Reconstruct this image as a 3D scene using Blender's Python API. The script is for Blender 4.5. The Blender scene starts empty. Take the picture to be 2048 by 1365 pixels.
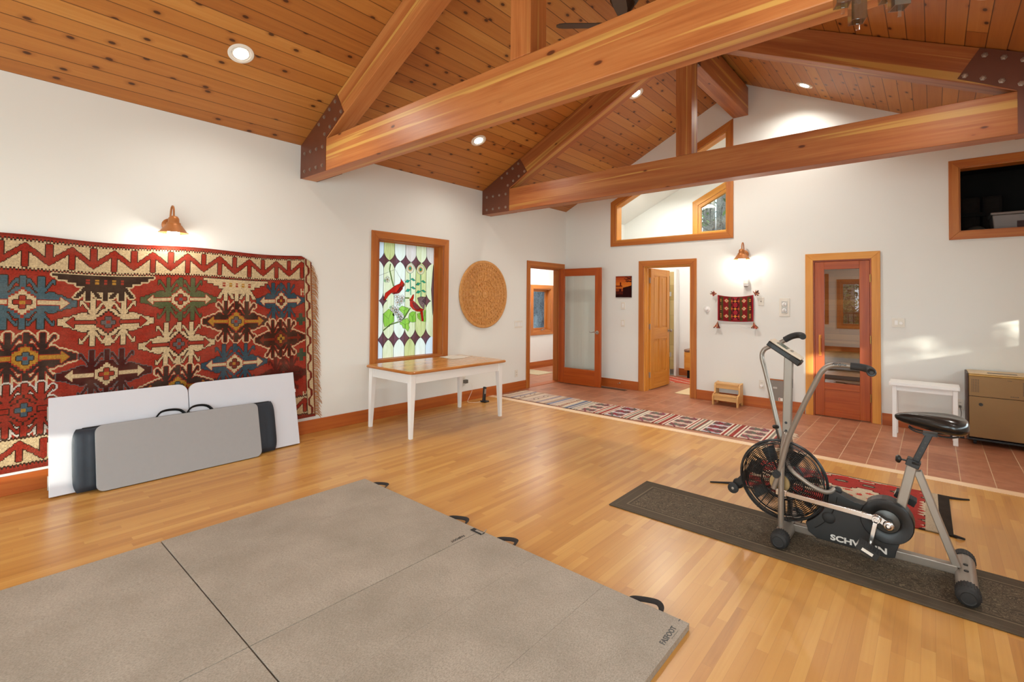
import bpy, bmesh, math, random
import numpy as np
from mathutils import Vector, Matrix
from mathutils.geometry import tessellate_polygon
random.seed(7)
SC = bpy.context.scene
COL = SC.collection
PI = math.pi
# ---------------------------------------------------------------- room numbers (metres)
W = 6.162          # room width, x
YB = 7.424         # end wall
YF = -3.0          # wall behind the camera
H = 3.115          # height of the side walls
XR = 3.081         # ridge line
ZR = 4.632
K = (ZR - H) / XR  # roof slope
def roof(x): return H + K * (x if x < XR else W - x)

def lin(c):
    if isinstance(c, str):
        c = c.lstrip('#'); c = [int(c[i:i + 2], 16) / 255 for i in (0, 2, 4)]
    return tuple((v / 12.92 if v <= 0.04045 else ((v + 0.055) / 1.055) ** 2.4) for v in c)

# ---------------------------------------------------------------- materials
class NT:
    def __init__(s, name):
        s.m = bpy.data.materials.new(name); s.m.use_nodes = True
        s.t = s.m.node_tree; s.t.nodes.clear()
        s.out = s.n('ShaderNodeOutputMaterial')
    def n(s, typ, **kw):
        nd = s.t.nodes.new(typ)
        for k, v in kw.items():
            if hasattr(nd, k): setattr(nd, k, v)
        return nd
    def put(s, sock, v):
        if isinstance(v, bpy.types.NodeSocket): s.t.links.new(v, sock)
        elif v is not None: sock.default_value = v
    def math(s, op, a, b=None, c=None, clamp=False):
        nd = s.n('ShaderNodeMath', operation=op); nd.use_clamp = clamp
        for i, v in enumerate((a, b, c)):
            if v is not None: s.put(nd.inputs[i], v)
        return nd.outputs[0]
    def mix(s, fac, a, b, blend='MIX'):
        nd = s.n('ShaderNodeMix', data_type='RGBA', blend_type=blend)
        s.put(nd.inputs[0], fac)
        for i, v in ((6, a), (7, b)):
            if not isinstance(v, bpy.types.NodeSocket): v = tuple(v)[:3] + (1,)
            s.put(nd.inputs[i], v)
        return nd.outputs[2]
    def ramp(s, fac, stops, interp='LINEAR'):
        nd = s.n('ShaderNodeValToRGB'); nd.color_ramp.interpolation = interp
        e = nd.color_ramp.elements
        while len(e) < len(stops): e.new(0.5)
        for el, (p, c) in zip(e, stops):
            el.position = p; el.color = (c, c, c, 1) if isinstance(c, (int, float)) else tuple(c)[:3] + (1,)
        s.put(nd.inputs[0], fac); return nd.outputs[0]
    def noise(s, vec, scale, detail=3, rough=0.5, dist=0.0, col=False):
        nd = s.n('ShaderNodeTexNoise'); s.put(nd.inputs['Vector'], vec)
        nd.inputs['Scale'].default_value = scale; nd.inputs['Detail'].default_value = detail
        nd.inputs['Roughness'].default_value = rough; nd.inputs['Distortion'].default_value = dist
        return nd.outputs[1 if col else 0]
    def voro(s, vec, scale, feature='F1', out=0, rnd=1.0, dim='3D'):
        nd = s.n('ShaderNodeTexVoronoi', feature=feature, voronoi_dimensions=dim); s.put(nd.inputs['Vector'], vec)
        nd.inputs['Scale'].default_value = scale
        if 'Randomness' in nd.inputs: nd.inputs['Randomness'].default_value = rnd
        return nd.outputs[out]
    def white(s, vec):
        nd = s.n('ShaderNodeTexWhiteNoise', noise_dimensions='3D'); s.put(nd.inputs[0], vec); return nd.outputs[0]
    def comb(s, x, y, z):
        nd = s.n('ShaderNodeCombineXYZ')
        for i, v in enumerate((x, y, z)): s.put(nd.inputs[i], v)
        return nd.outputs[0]
    def sep(s, vec):
        nd = s.n('ShaderNodeSeparateXYZ'); s.put(nd.inputs[0], vec); return nd.outputs
    def scale(s, vec, sc):
        nd = s.n('ShaderNodeMapping'); s.put(nd.inputs[0], vec); nd.inputs['Scale'].default_value = sc; return nd.outputs[0]
    def attr(s, name): return s.n('ShaderNodeAttribute', attribute_name=name)
    def obj(s): return s.n('ShaderNodeTexCoord').outputs['Object']
    def bump(s, h, strength=0.3, dist=0.01):
        nd = s.n('ShaderNodeBump'); s.put(nd.inputs['Height'], h)
        nd.inputs['Strength'].default_value = strength; nd.inputs['Distance'].default_value = dist
        return nd.outputs[0]
    def bsdf(s, color, rough=0.5, metal=0.0, normal=None, spec=0.5, coat=0.0, coat_rough=0.1, **kw):
        nd = s.n('ShaderNodeBsdfPrincipled')
        if not isinstance(color, bpy.types.NodeSocket): color = tuple(color)[:3] + (1,)
        s.put(nd.inputs['Base Color'], color); s.put(nd.inputs['Roughness'], rough)
        s.put(nd.inputs['Metallic'], metal); s.put(nd.inputs['Specular IOR Level'], spec)
        s.put(nd.inputs['Coat Weight'], coat); s.put(nd.inputs['Coat Roughness'], coat_rough)
        if normal is not None: s.put(nd.inputs['Normal'], normal)
        for k, v in kw.items(): s.put(nd.inputs[k.replace('_', ' ')], v)
        return nd.outputs[0]
    def done(s, shader):
        s.t.links.new(shader, s.out.inputs[0]); return s.m

def plain(name, color, rough=0.5, metal=0.0, var=0.06, scale=14, bump=0.0, bscale=120, spec=0.5, coat=0.0):
    """one paint or plastic with a faint mottling"""
    t = NT(name); c = lin(color) if isinstance(color, str) else color
    o = t.obj(); nz = t.noise(o, scale, 3)
    lo = tuple(v * (1 - var) for v in c); hi = tuple(min(1, v * (1 + var)) for v in c)
    colr = t.mix(nz, lo, hi)
    nm = t.bump(t.noise(o, bscale, 2), bump, 0.004) if bump else None
    return t.done(t.bsdf(colr, rough, metal, nm, spec, coat))

def wood(name, dark, mid, light, rough=0.4, along=1.0, across=26.0, knots=0.0, sap=None, coat=0.0, streak=0.5):
    """grain that follows each board: 'tc' = (along, across, across)"""
    t = NT(name); v = t.attr('tc').outputs['Vector']
    dark, mid, light = lin(dark), lin(mid), lin(light)
    g1 = t.noise(t.scale(v, (along * 0.7, across * 0.35, across * 0.35)), 1.0, 4, 0.55, 0.6)
    g2 = t.noise(t.scale(v, (along * 2.5, across * 3.2, across * 3.2)), 1.0, 3, 0.6, 0.2)
    f = t.math('ADD', t.math('MULTIPLY', g1, 1 - streak * 0.5), t.math('MULTIPLY', g2, streak * 0.5))
    col = t.ramp(f, [(0.30, dark), (0.48, mid), (0.68, light)])
    if sap:
        s1 = t.noise(t.scale(v, (along * 0.22, across * 0.62, across * 0.62)), 1.0, 3, 0.5, 0.35)
        col = t.mix(t.math('MULTIPLY', t.ramp(s1, [(0.585, 0.0), (0.615, 1.0)]), 0.8), col, lin(sap))
        s2 = t.noise(t.scale(v, (along * 0.16, across * 0.34, across * 0.34)), 1.0, 2, 0.5, 0.2)
        col = t.mix(t.math('MULTIPLY', t.ramp(s2, [(0.54, 0.0), (0.60, 1.0)]), 0.45), col, dark)
    if knots:
        kv = t.scale(v, (3.2, 7.5, 7.5)); d = t.voro(kv, 1.0); rnd = t.sep(t.voro(kv, 1.0, out=1))[0]
        on = t.math('LESS_THAN', rnd, knots)
        col = t.mix(t.math('MULTIPLY', t.math('MULTIPLY', t.ramp(d, [(0.06, 1.0), (0.20, 0.0)]), on), 0.35), col, lin('#8a3a16'))
        col = t.mix(t.math('MULTIPLY', t.math('MULTIPLY', t.ramp(d, [(0.085, 1.0), (0.12, 0.0)]), on), 0.8), col, lin('#431a0c'))
    return t.done(t.bsdf(col, rough, 0, t.bump(g2, 0.08, 0.003), 0.4, coat, 0.25))

def planks(name, width, length, stops, rough, gap=0.03, gapcol='#2a1208', knots=0.0, rowvar=0.5, coat=0.0, gapmix=0.8, coat_rough=0.12):
    """boards laid side by side: tc.x runs along the board, tc.y across"""
    t = NT(name); x, y, z = t.sep(t.attr('tc').outputs['Vector'])
    row = t.math('FLOOR', t.math('DIVIDE', y, width))
    off = t.math('MULTIPLY', t.white(t.comb(row, 3.3, 0.0)), length * 7)
    ln = t.math('MULTIPLY_ADD', t.white(t.comb(row, 8.1, 0.0)), length * 0.5, length * 0.75)
    sx = t.math('DIVIDE', t.math('ADD', x, off), ln)
    seg = t.math('FLOOR', sx)
    r1 = t.white(t.comb(row, seg, 1.0)); r2 = t.white(t.comb(row, seg, 5.0))
    gv = t.comb(t.math('ADD', t.math('MULTIPLY', x, 0.9), t.math('MULTIPLY', r2, 40)), t.math('MULTIPLY', y, 24), t.math('MULTIPLY', r1, 30))
    g = t.noise(gv, 1.0, 4, 0.55, 0.7)
    g2 = t.noise(t.comb(t.math('MULTIPLY', x, 3), t.math('MULTIPLY', y, 110), r2), 1.0, 2, 0.5)
    f = t.math('ADD', t.math('MULTIPLY', r1, rowvar), t.math('ADD', t.math('MULTIPLY', g, (1 - rowvar) * 0.75), t.math('MULTIPLY', g2, (1 - rowvar) * 0.25)))
    col = t.ramp(f, [(p, lin(c)) for p, c in stops])
    if knots:
        kv = t.comb(t.math('MULTIPLY', x, 4.4), t.math('ADD', t.math('DIVIDE', y, width), t.math('MULTIPLY', row, 3.0)), 0.5)
        d = t.voro(kv, 1.0, dim='2D'); rnd = t.sep(t.voro(kv, 1.0, out=1, dim='2D'))[0]
        on = t.math('LESS_THAN', rnd, knots)
        halo = t.math('MULTIPLY', t.ramp(d, [(0.06, 1.0), (0.26, 0.0)]), t.math('MULTIPLY', on, 0.55))
        core = t.math('MULTIPLY', t.ramp(d, [(0.075, 1.0), (0.12, 0.0)]), t.math('MULTIPLY', on, 0.85))
        col = t.mix(halo, col, lin('#7a3c14')); col = t.mix(core, col, lin('#32150a'))
    fy = t.math('FRACT', t.math('DIVIDE', y, width)); fx = t.math('FRACT', sx)
    ed = t.math('MINIMUM', fy, t.math('SUBTRACT', 1.0, fy))
    gm = t.math('LESS_THAN', ed, gap / 2)
    ex = t.math('MULTIPLY', t.math('MINIMUM', fx, t.math('SUBTRACT', 1.0, fx)), t.math('DIVIDE', ln, width))
    gm = t.math('MAXIMUM', gm, t.math('LESS_THAN', ex, gap / 2))
    col = t.mix(t.math('MULTIPLY', gm, gapmix), col, lin(gapcol))
    hgt = t.math('SUBTRACT', t.math('MULTIPLY', g2, 0.15), gm)
    return t.done(t.bsdf(col, rough, 0, t.bump(hgt, 0.25, 0.002), 0.5, coat, coat_rough))

def tiles(name, size, stops, grout, gap=0.03):
    t = NT(name); x, y, z = t.sep(t.attr('tc').outputs['Vector'])
    ix = t.math('FLOOR', t.math('DIVIDE', x, size)); iy = t.math('FLOOR', t.math('DIVIDE', y, size * 1.5))
    r = t.white(t.comb(ix, iy, 2.0))
    v = t.attr('tc').outputs['Vector']
    n1 = t.noise(v, 9, 4, 0.6)
    f = t.math('ADD', t.math('MULTIPLY', r, 0.28), t.math('MULTIPLY', n1, 0.72))
    col = t.ramp(f, [(p, lin(c)) for p, c in stops])
    fx = t.math('FRACT', t.math('DIVIDE', x, size)); fy = t.math('FRACT', t.math('DIVIDE', y, size * 1.5))
    e1 = t.math('MINIMUM', fx, t.math('SUBTRACT', 1.0, fx)); e2 = t.math('MULTIPLY', t.math('MINIMUM', fy, t.math('SUBTRACT', 1.0, fy)), 1.5)
    gm = t.math('LESS_THAN', t.math('MINIMUM', e1, e2), gap / 2)
    col = t.mix(gm, col, lin(grout))
    return t.done(t.bsdf(col, t.math('MULTIPLY_ADD', gm, 0.4, 0.42), 0, t.bump(t.math('SUBTRACT', t.math('MULTIPLY', n1, 0.2), gm), 0.3, 0.003), 0.4))

def woven(name, rough=0.9, fuzz=0.35, wear=0.12):
    t = NT(name); c = t.attr('dye').outputs['Color']; o = t.obj()
    n1 = t.noise(o, 90, 2); n2 = t.noise(o, 7, 3)
    c = t.mix(t.math('MULTIPLY', t.ramp(n1, [(0.35, 0.0), (0.7, 1.0)]), fuzz), c, (0.03, 0.015, 0.01))
    c = t.mix(t.math('MULTIPLY', t.ramp(n2, [(0.4, 0.0), (0.8, 1.0)]), wear), c, (0.35, 0.25, 0.16))
    return t.done(t.bsdf(c, rough, 0, t.bump(n1, 0.5, 0.004), 0.1))

def glassy(name, tint=(0.96, 0.98, 0.97), refl=0.07, rough=0.0, boost=1.0):
    """thin clear pane: lets light straight through, mirrors a little"""
    t = NT(name)
    tr = t.n('ShaderNodeBsdfTransparent'); tr.inputs[0].default_value = tint + (1,)
    gl = t.n('ShaderNodeBsdfGlossy'); gl.inputs['Roughness'].default_value = rough
    fr = t.n('ShaderNodeFresnel'); fr.inputs[0].default_value = 1.5
    f = t.math('MULTIPLY_ADD', fr.outputs[0], boost, refl, clamp=True)
    f = t.math('MULTIPLY', f, t.math('SUBTRACT', 1.0, t.n('ShaderNodeNewGeometry').outputs['Backfacing']))
    mx = t.n('ShaderNodeMixShader'); t.put(mx.inputs[0], f)
    t.t.links.new(tr.outputs[0], mx.inputs[1]); t.t.links.new(gl.outputs[0], mx.inputs[2])
    return t.done(mx.outputs[0])

def opal(name, color, color2=None, streak=(3, 30, 3), front=0.14):
    """stained glass: daylight glows through it"""
    t = NT(name); c1 = lin(color); c2 = lin(color2 or color)
    o = t.obj(); nz = t.noise(t.scale(o, (1, streak[1], streak[0])), 1.0, 4, 0.6, 1.2)
    c = t.mix(t.ramp(nz, [(0.3, 0.0), (0.7, 1.0)]), c1, c2)
    a = t.n('ShaderNodeBsdfTranslucent'); t.put(a.inputs[0], c)
    b = t.bsdf(c, 0.08, 0, None, 0.5)
    mx = t.n('ShaderNodeMixShader'); mx.inputs[0].default_value = front
    t.t.links.new(a.outputs[0], mx.inputs[1]); t.t.links.new(b, mx.inputs[2])
    return t.done(mx.outputs[0])

def emit(name, color, strength):
    t = NT(name); e = t.n('ShaderNodeEmission'); e.inputs[0].default_value = tuple(color) + (1,); e.inputs[1].default_value = strength
    return t.done(e.outputs[0])

# ---------------------------------------------------------------- mesh helpers
BASE = {}
class MB:
    """collects shapes that become ONE mesh object"""
    def __init__(s):
        s.bm = bmesh.new(); s.tc = s.bm.verts.layers.float_vector.new('tc'); s.mi = 0
    def tag(s, vs, axis=None, plainco=False):
        if plainco:
            for v in vs: v[s.tc] = v.co
            return
        a = Vector(axis).normalized()
        p = a.orthogonal().normalized(); q = a.cross(p)
        o = Vector((random.uniform(0, 30), random.uniform(0, 30), random.uniform(0, 30)))
        for v in vs: v[s.tc] = Vector((v.co.dot(a), v.co.dot(p), v.co.dot(q))) + o
    def face(s, vs):
        try:
            f = s.bm.faces.new(vs); f.material_index = s.mi; return f
        except ValueError: return None
    def box(s, x0, x1, y0, y1, z0, z1, axis=None, M=None):
        c = [Vector((x, y, z)) for x in (x0, x1) for y in (y0, y1) for z in (z0, z1)]
        if M is not None: c = [M @ v for v in c]
        v = [s.bm.verts.new(k) for k in c]
        for f in ((0, 1, 3, 2), (4, 6, 7, 5), (0, 4, 5, 1), (2, 3, 7, 6), (0, 2, 6, 4), (1, 5, 7, 3)): s.face([v[i] for i in f])
        if axis is None:
            d = (abs(x1 - x0), abs(y1 - y0), abs(z1 - z0)); i = d.index(max(d)); axis = Vector([1 if j == i else 0 for j in range(3)])
            if M is not None: axis = M.to_3x3() @ axis
        s.tag(v, axis); return v
    def prism(s, pts, vec, axis=None, plainco=False):
        vec = Vector(vec); n = len(pts)
        a = [s.bm.verts.new(Vector(p)) for p in pts]; b = [s.bm.verts.new(Vector(p) + vec) for p in pts]
        if n > 4:
            for tri in tessellate_polygon([[Vector(p) for p in pts]]):
                s.face([a[i] for i in tri]); s.face([b[i] for i in reversed(tri)])
        else:
            s.face(a); s.face(list(reversed(b)))
        for i in range(n): s.face([a[i], b[i], b[(i + 1) % n], a[(i + 1) % n]])
        s.tag(a + b, axis if axis is not None else Vector(pts[1]) - Vector(pts[0]), plainco); return a + b
    def panel(s, outer, holes, fn, w0, w1):
        """flat slab with holes; fn(u, v, w) -> xyz"""
        loops = [outer] + list(holes)
        flat = [p for l in loops for p in l]
        A = [s.bm.verts.new(fn(p[0], p[1], w0)) for p in flat]; B = [s.bm.verts.new(fn(p[0], p[1], w1)) for p in flat]
        for tri in tessellate_polygon([[Vector((p[0], p[1], 0)) for p in l] for l in loops]):
            s.face([A[i] for i in tri]); s.face([B[i] for i in reversed(tri)])
        k = 0
        for l in loops:
            n = len(l)
            for i in range(n):
                j = (i + 1) % n; s.face([A[k + i], B[k + i], B[k + j], A[k + j]])
            k += n
        s.tag(A + B, plainco=True)
    def ring(s, c, u, v, ru, rv, n): return [s.bm.verts.new(c + u * (math.cos(2 * PI * i / n) * ru) + v * (math.sin(2 * PI * i / n) * rv)) for i in range(n)]
    def bridge(s, a, b):
        n = len(a)
        for i in range(n): s.face([a[i], a[(i + 1) % n], b[(i + 1) % n], b[i]])
    def cyl(s, p0, p1, r0, r1=None, n=18, caps=True):
        p0, p1 = Vector(p0), Vector(p1); r1 = r0 if r1 is None else r1
        d = (p1 - p0).normalized(); u = d.orthogonal().normalized(); v = d.cross(u)
        a = s.ring(p0, u, v, r0, r0, n); b = s.ring(p1, u, v, r1, r1, n); s.bridge(a, b)
        if caps: s.face(list(reversed(a))); s.face(b)
        s.tag(a + b, d)
    def lathe(s, prof, origin, axis=(0, 0, 1), n=28, closed=False):
        o = Vector(origin); d = Vector(axis).normalized(); u = d.orthogonal().normalized(); v = d.cross(u)
        rings = []; allv = []
        for r, h in prof:
            if r < 1e-6: rings.append([s.bm.verts.new(o + d * h)])
            else: rings.append(s.ring(o + d * h, u, v, r, r, n))
            allv += rings[-1]
        for a, b in zip(rings, rings[1:]):
            if len(a) == 1 and len(b) == 1: continue
            if len(a) == 1:
                for i in range(n): s.face([a[0], b[(i + 1) % n], b[i]])
            elif len(b) == 1:
                for i in range(n): s.face([a[i], a[(i + 1) % n], b[0]])
            else: s.bridge(a, b)
        if closed: s.bridge(rings[-1], rings[0])
        s.tag(allv, d)
    def tube(s, pts, r, n=10, smooth=4, caps=True, flat=None):
        """round bar along a path; r a number or one per point; flat=(ru, rv) for straps"""
        P = [Vector(p) for p in pts]; R = list(r) if isinstance(r, (list, tuple)) else [r] * len(P)
        if smooth > 1 and len(P) > 2:
            Q, RR = [], []
            for i in range(len(P) - 1):
                p0, p1, p2, p3 = P[max(i - 1, 0)], P[i], P[i + 1], P[min(i + 2, len(P) - 1)]
                for j in range(smooth):
                    t = j / smooth
                    Q.append(0.5 * ((2 * p1) + (p2 - p0) * t + (2 * p0 - 5 * p1 + 4 * p2 - p3) * t * t + (3 * p1 - p0 - 3 * p2 + p3) * t ** 3))
                    RR.append(R[i] * (1 - t) + R[i + 1] * t)
            Q.append(P[-1]); RR.append(R[-1]); P, R = Q, RR
        u = None; prev = None; allv = []; dist = 0
        for i, p in enumerate(P):
            d = (P[min(i + 1, len(P) - 1)] - P[max(i - 1, 0)]).normalized()
            if u is None: u = Vector(flat[2]) if flat and len(flat) > 2 else d.orthogonal()
            u = (u - d * u.dot(d)).normalized(); v = d.cross(u)
            a = s.ring(p, u, v, R[i] if not flat else flat[0], R[i] if not flat else flat[1], n)
            if i: dist += (p - P[i - 1]).length
            for j, w in enumerate(a): w[s.tc] = Vector((dist, math.cos(2 * PI * j / n) * R[i], math.sin(2 * PI * j / n) * R[i]))
            if prev: s.bridge(prev, a)
            elif caps: s.face(list(reversed(a)))
            prev = a
        if caps: s.face(prev)
    def ball(s, c, r, n=16, m=10):
        rx, ry, rz = (r, r, r) if isinstance(r, (int, float)) else r
        c = Vector(c); rows = []; allv = []
        for i in range(m + 1):
            th = PI * i / m
            if i in (0, m): rows.append([s.bm.verts.new(c + Vector((0, 0, rz * math.cos(th))))])
            else: rows.append([s.bm.verts.new(c + Vector((rx * math.sin(th) * math.cos(2 * PI * j / n), ry * math.sin(th) * math.sin(2 * PI * j / n), rz * math.cos(th)))) for j in range(n)])
            allv += rows[-1]
        for a, b in zip(rows, rows[1:]):
            for j in range(n):
                if len(a) == 1: s.face([a[0], b[j], b[(j + 1) % n]])
                elif len(b) == 1: s.face([a[j], b[0], a[(j + 1) % n]])
                else: s.face([a[j], b[j], b[(j + 1) % n], a[(j + 1) % n]])
        s.tag(allv, (0, 0, 1))
    def frame(s, outer, inner, fn, w0, w1):
        """mitred boards between two outlines of as many corners; fn(u, v, w)"""
        n = len(outer)
        for i in range(n):
            j = (i + 1) % n
            if outer[i] is None or outer[j] is None: continue
            q = [outer[i], outer[j], inner[j], inner[i]]
            pts = [Vector(fn(a[0], a[1], w0)) for a in q]; vec = Vector(fn(q[0][0], q[0][1], w1)) - pts[0]
            s.prism(pts, vec, axis=pts[1] - pts[0])

def make(name, mb, mat, parent=None, base=None, smooth=False, bevel=0.0, label=None, cat=None, group=None, kind=None, mods=()):
    bm = mb.bm
    bmesh.ops.recalc_face_normals(bm, faces=bm.faces[:])
    vs = [v.co for v in bm.verts]
    if parent is not None: base = BASE[parent.name]
    elif base is None:
        base = Vector(((min(v.x for v in vs) + max(v.x for v in vs)) / 2, (min(v.y for v in vs) + max(v.y for v in vs)) / 2, min(v.z for v in vs)))
    base = Vector(base)
    for v in bm.verts: v.co -= base
    me = bpy.data.meshes.new(name); bm.to_mesh(me); bm.free()
    for m in (mat if isinstance(mat, (list, tuple)) else [mat]): me.materials.append(m)
    o = bpy.data.objects.new(name, me); COL.objects.link(o)
    if parent is not None: o.parent = parent
    else: o.location = base
    BASE[o.name] = base
    if smooth:
        me.polygons.foreach_set('use_smooth', [True] * len(me.polygons))
        me.set_sharp_from_angle(angle=math.radians(smooth if smooth is not True else 40))
    if bevel:
        b = o.modifiers.new('Bevel', 'BEVEL'); b.width = bevel; b.segments = 2; b.limit_method = 'ANGLE'
    props(o, label, cat, group, kind); return o

def props(o, label=None, cat=None, group=None, kind=None):
    for k, v in (('label', label), ('category', cat), ('group', group), ('kind', kind)):
        if v: o[k] = v
    return o

def thing(name, loc, label=None, cat=None, group=None, kind=None):
    o = bpy.data.objects.new(name, None); COL.objects.link(o); o.location = loc
    o.empty_display_size = 0.05
    BASE[o.name] = Vector(loc); return props(o, label, cat, group, kind)

def copy_tree(o, move, label=None, parent=None):
    c = o.copy(); COL.objects.link(c)
    if parent is None: c.location = Vector(o.location) + Vector(move); BASE[c.name] = BASE[o.name] + Vector(move)
    else: c.parent = parent; BASE[c.name] = BASE[parent.name]
    if label: c['label'] = label
    for ch in list(o.children): copy_tree(ch, move, None, c)
    return c

def B(*a, **k):
    m = MB(); m.box(*a, **k); return m

def lettering(name, text, mat, parent, M, size, width=1.0, bold=0.0, depth=0.0006, shear=0.0):
    cu = bpy.data.curves.new('tmp_text', 'FONT'); cu.body = text; cu.size = size; cu.extrude = depth; cu.offset = bold; cu.shear = shear
    cu.align_x = 'CENTER'; cu.align_y = 'CENTER'; cu.resolution_u = 3
    to = bpy.data.objects.new('tmp_text', cu); COL.objects.link(to)
    me = bpy.data.meshes.new_from_object(to.evaluated_get(bpy.context.evaluated_depsgraph_get()))
    bpy.data.objects.remove(to); bpy.data.curves.remove(cu)
    me.name = name; me.transform(Matrix.Diagonal((width, 1, 1, 1)))
    me.transform(Matrix.Translation(-BASE[parent.name]) @ M); me.materials.clear(); me.materials.append(mat)
    o = bpy.data.objects.new(name, me); COL.objects.link(o); o.parent = parent; BASE[o.name] = BASE[parent.name]; return o

def axes(o, x, y, z=None):
    x = Vector(x).normalized(); y = Vector(y).normalized(); z = x.cross(y)
    M = Matrix((x, y, z)).transposed().to_4x4(); M.translation = Vector(o); return M

class Canvas:
    """a woven cloth: a grid of coloured knots in cloth coordinates (u, v)"""
    def __init__(s, u0, u1, v0, v1, cell):
        s.nu = int(round((u1 - u0) / cell)); s.nv = int(round((v1 - v0) / cell)); s.r = (u0, u1, v0, v1)
        s.U, s.V = np.meshgrid(u0 + (np.arange(s.nu) + 0.5) * (u1 - u0) / s.nu, v0 + (np.arange(s.nv) + 0.5) * (v1 - v0) / s.nv, indexing='ij')
        s.img = np.zeros((s.nu, s.nv, 3)); s.keep = np.ones((s.nu, s.nv), bool)
    def fill(s, mask, col): s.img[mask] = lin(col)
    def noise(s, amt, seed=1, rows=0.0):
        g = np.random.RandomState(seed)
        f = 1 + amt * (g.rand(s.nu, s.nv) - 0.5)
        if rows: f = f * (1 + rows * (g.rand(1, s.nv) - 0.5)) * (1 + rows * 0.5 * (g.rand(s.nu, 1) - 0.5))
        s.img = np.clip(s.img * f[..., None], 0, 1)
    def build(s, name, fn, thick, mat, parent=None, base=None, **kw):
        """fn(u, v) -> xyz arrays (front face); thick = backward vector"""
        u0, u1, v0, v1 = s.r
        gu, gv = np.meshgrid(np.linspace(u0, u1, s.nu + 1), np.linspace(v0, v1, s.nv + 1), indexing='ij')
        P = np.stack(fn(gu, gv), -1).reshape(-1, 3)
        if parent is not None: base = BASE[parent.name]
        if base is None: base = Vector((P[:, 0].mean(), P[:, 1].mean(), P[:, 2].min()))
        idx = np.arange((s.nu + 1) * (s.nv + 1)).reshape(s.nu + 1, s.nv + 1)
        ii, jj = np.nonzero(s.keep)
        q = np.stack([idx[ii, jj], idx[ii + 1, jj], idx[ii + 1, jj + 1], idx[ii, jj + 1]], -1)
        cols = s.img[ii, jj]
        verts = (P - np.array(base)).tolist(); faces = q.tolist()
        n0 = len(verts)
        # a back sheet and a rim give the cloth its thickness
        t = np.array(thick); verts += (P - np.array(base) + t).tolist()
        step = max(1, s.nu // 40)
        bc = []
        k = s.keep
        for a, b in zip(ii.tolist(), jj.tolist()):
            for da, db, e0, e1 in ((-1, 0, (a, b), (a, b + 1)), (1, 0, (a + 1, b + 1), (a + 1, b)), (0, -1, (a + 1, b), (a, b)), (0, 1, (a, b + 1), (a + 1, b + 1))):
                x, y = a + da, b + db
                if not (0 <= x < s.nu and 0 <= y < s.nv and k[x, y]):
                    faces.append([int(idx[e0]), int(idx[e1]), int(idx[e1]) + n0, int(idx[e0]) + n0]); bc.append(s.img[a, b])
        me = bpy.data.meshes.new(name); me.from_pydata(verts, [], faces)
        allc = np.concatenate([cols, np.array(bc).reshape(-1, 3)]) if len(bc) else cols
        at = me.color_attributes.new('dye', 'FLOAT_COLOR', 'CORNER')
        c4 = np.concatenate([allc, np.ones((len(allc), 1))], 1)
        at.data.foreach_set('color', np.repeat(c4, 4, 0).ravel().astype(np.float32))
        me.materials.append(mat); me.update()
        o = bpy.data.objects.new(name, me); COL.objects.link(o)
        if parent is not None: o.parent = parent
        else: o.location = base
        BASE[o.name] = Vector(base)
        return props(o, **kw)
WORLD_S, DAYW, ROOMW, SUN_W, EXPO = 2.2, 88, 1.1, 9.0, 0.13
# ================================================================ materials
M_wall = plain('white_wall_paint', (0.745, 0.745, 0.695), 0.65, var=0.012, scale=3, bump=0.03, bscale=60)
M_white = plain('white_enamel', (0.80, 0.79, 0.76), 0.35, var=0.02)
M_floor = planks('maple_boards', 0.048, 0.62, [(0.10, '#98642c'), (0.34, '#b57f3b'), (0.6, '#c18e47'), (0.85, '#cc9e56')], 0.34, gap=0.035, gapcol='#8a5a2c', rowvar=0.42, gapmix=0.32, coat=0.26, coat_rough=0.24)
M_tile = tiles('terracotta_tile', 0.212, [(0.2, '#87533a'), (0.5, '#a0674a'), (0.8, '#b47c5c')], '#c4a484', 0.028)
M_ceil = planks('cedar_ceiling_boards', 0.1312, 14.0, [(0.15, '#945626'), (0.42, '#ac6c30'), (0.65, '#ba7c3a'), (0.88, '#c8904c')], 0.45, gap=0.05, gapcol='#3a1806', knots=0.36, rowvar=0.42)
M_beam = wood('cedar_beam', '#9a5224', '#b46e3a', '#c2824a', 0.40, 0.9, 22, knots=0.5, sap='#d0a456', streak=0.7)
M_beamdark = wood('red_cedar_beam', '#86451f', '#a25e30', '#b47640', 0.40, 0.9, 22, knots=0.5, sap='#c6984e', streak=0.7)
M_fir = wood('fir_trim', '#985020', '#ae6426', '#bc7836', 0.4, 1.0, 40, streak=0.5)
M_firred = wood('red_fir_door', '#8a390c', '#a24810', '#b25a1c', 0.36, 1.0, 44, streak=0.5)
M_firgold = wood('golden_fir', '#c07828', '#cf8a34', '#dc9c48', 0.4, 1.0, 40, streak=0.5)
M_base = wood('fir_baseboard', '#92461a', '#a8541e', '#b86628', 0.42, 1.0, 40, streak=0.5)
M_rust = plain('rust_painted_steel', lin('#663620'), 0.5, 0.0, var=0.12, scale=8, bump=0.05)
M_bolt = plain('bolt_steel', lin('#9c8a7c'), 0.4, 0.7, var=0.15, scale=40)
M_black = plain('black_plastic', lin('#161514'), 0.38, 0, var=0.1)
M_rubber = plain('black_rubber', lin('#242322'), 0.7, 0, var=0.15, bump=0.1)
M_chrome = plain('chrome', (0.62, 0.60, 0.58), 0.2, 1.0, var=0.03)
M_steel = plain('satin_steel', lin('#a29a90'), 0.34, 0.6, var=0.04)
M_silver = plain('silver_paint', lin('#8f857a'), 0.34, 0.5, var=0.04)
M_glass = glassy('clear_glass', (0.95, 0.975, 0.96), 0.03)
M_glassm = glassy('sauna_door_glass', (0.72, 0.72, 0.70), 0.24, boost=1.2)
M_outdoor = plain('forest_floor', lin('#5a5a3a'), 0.9, var=0.4, scale=2)

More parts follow.
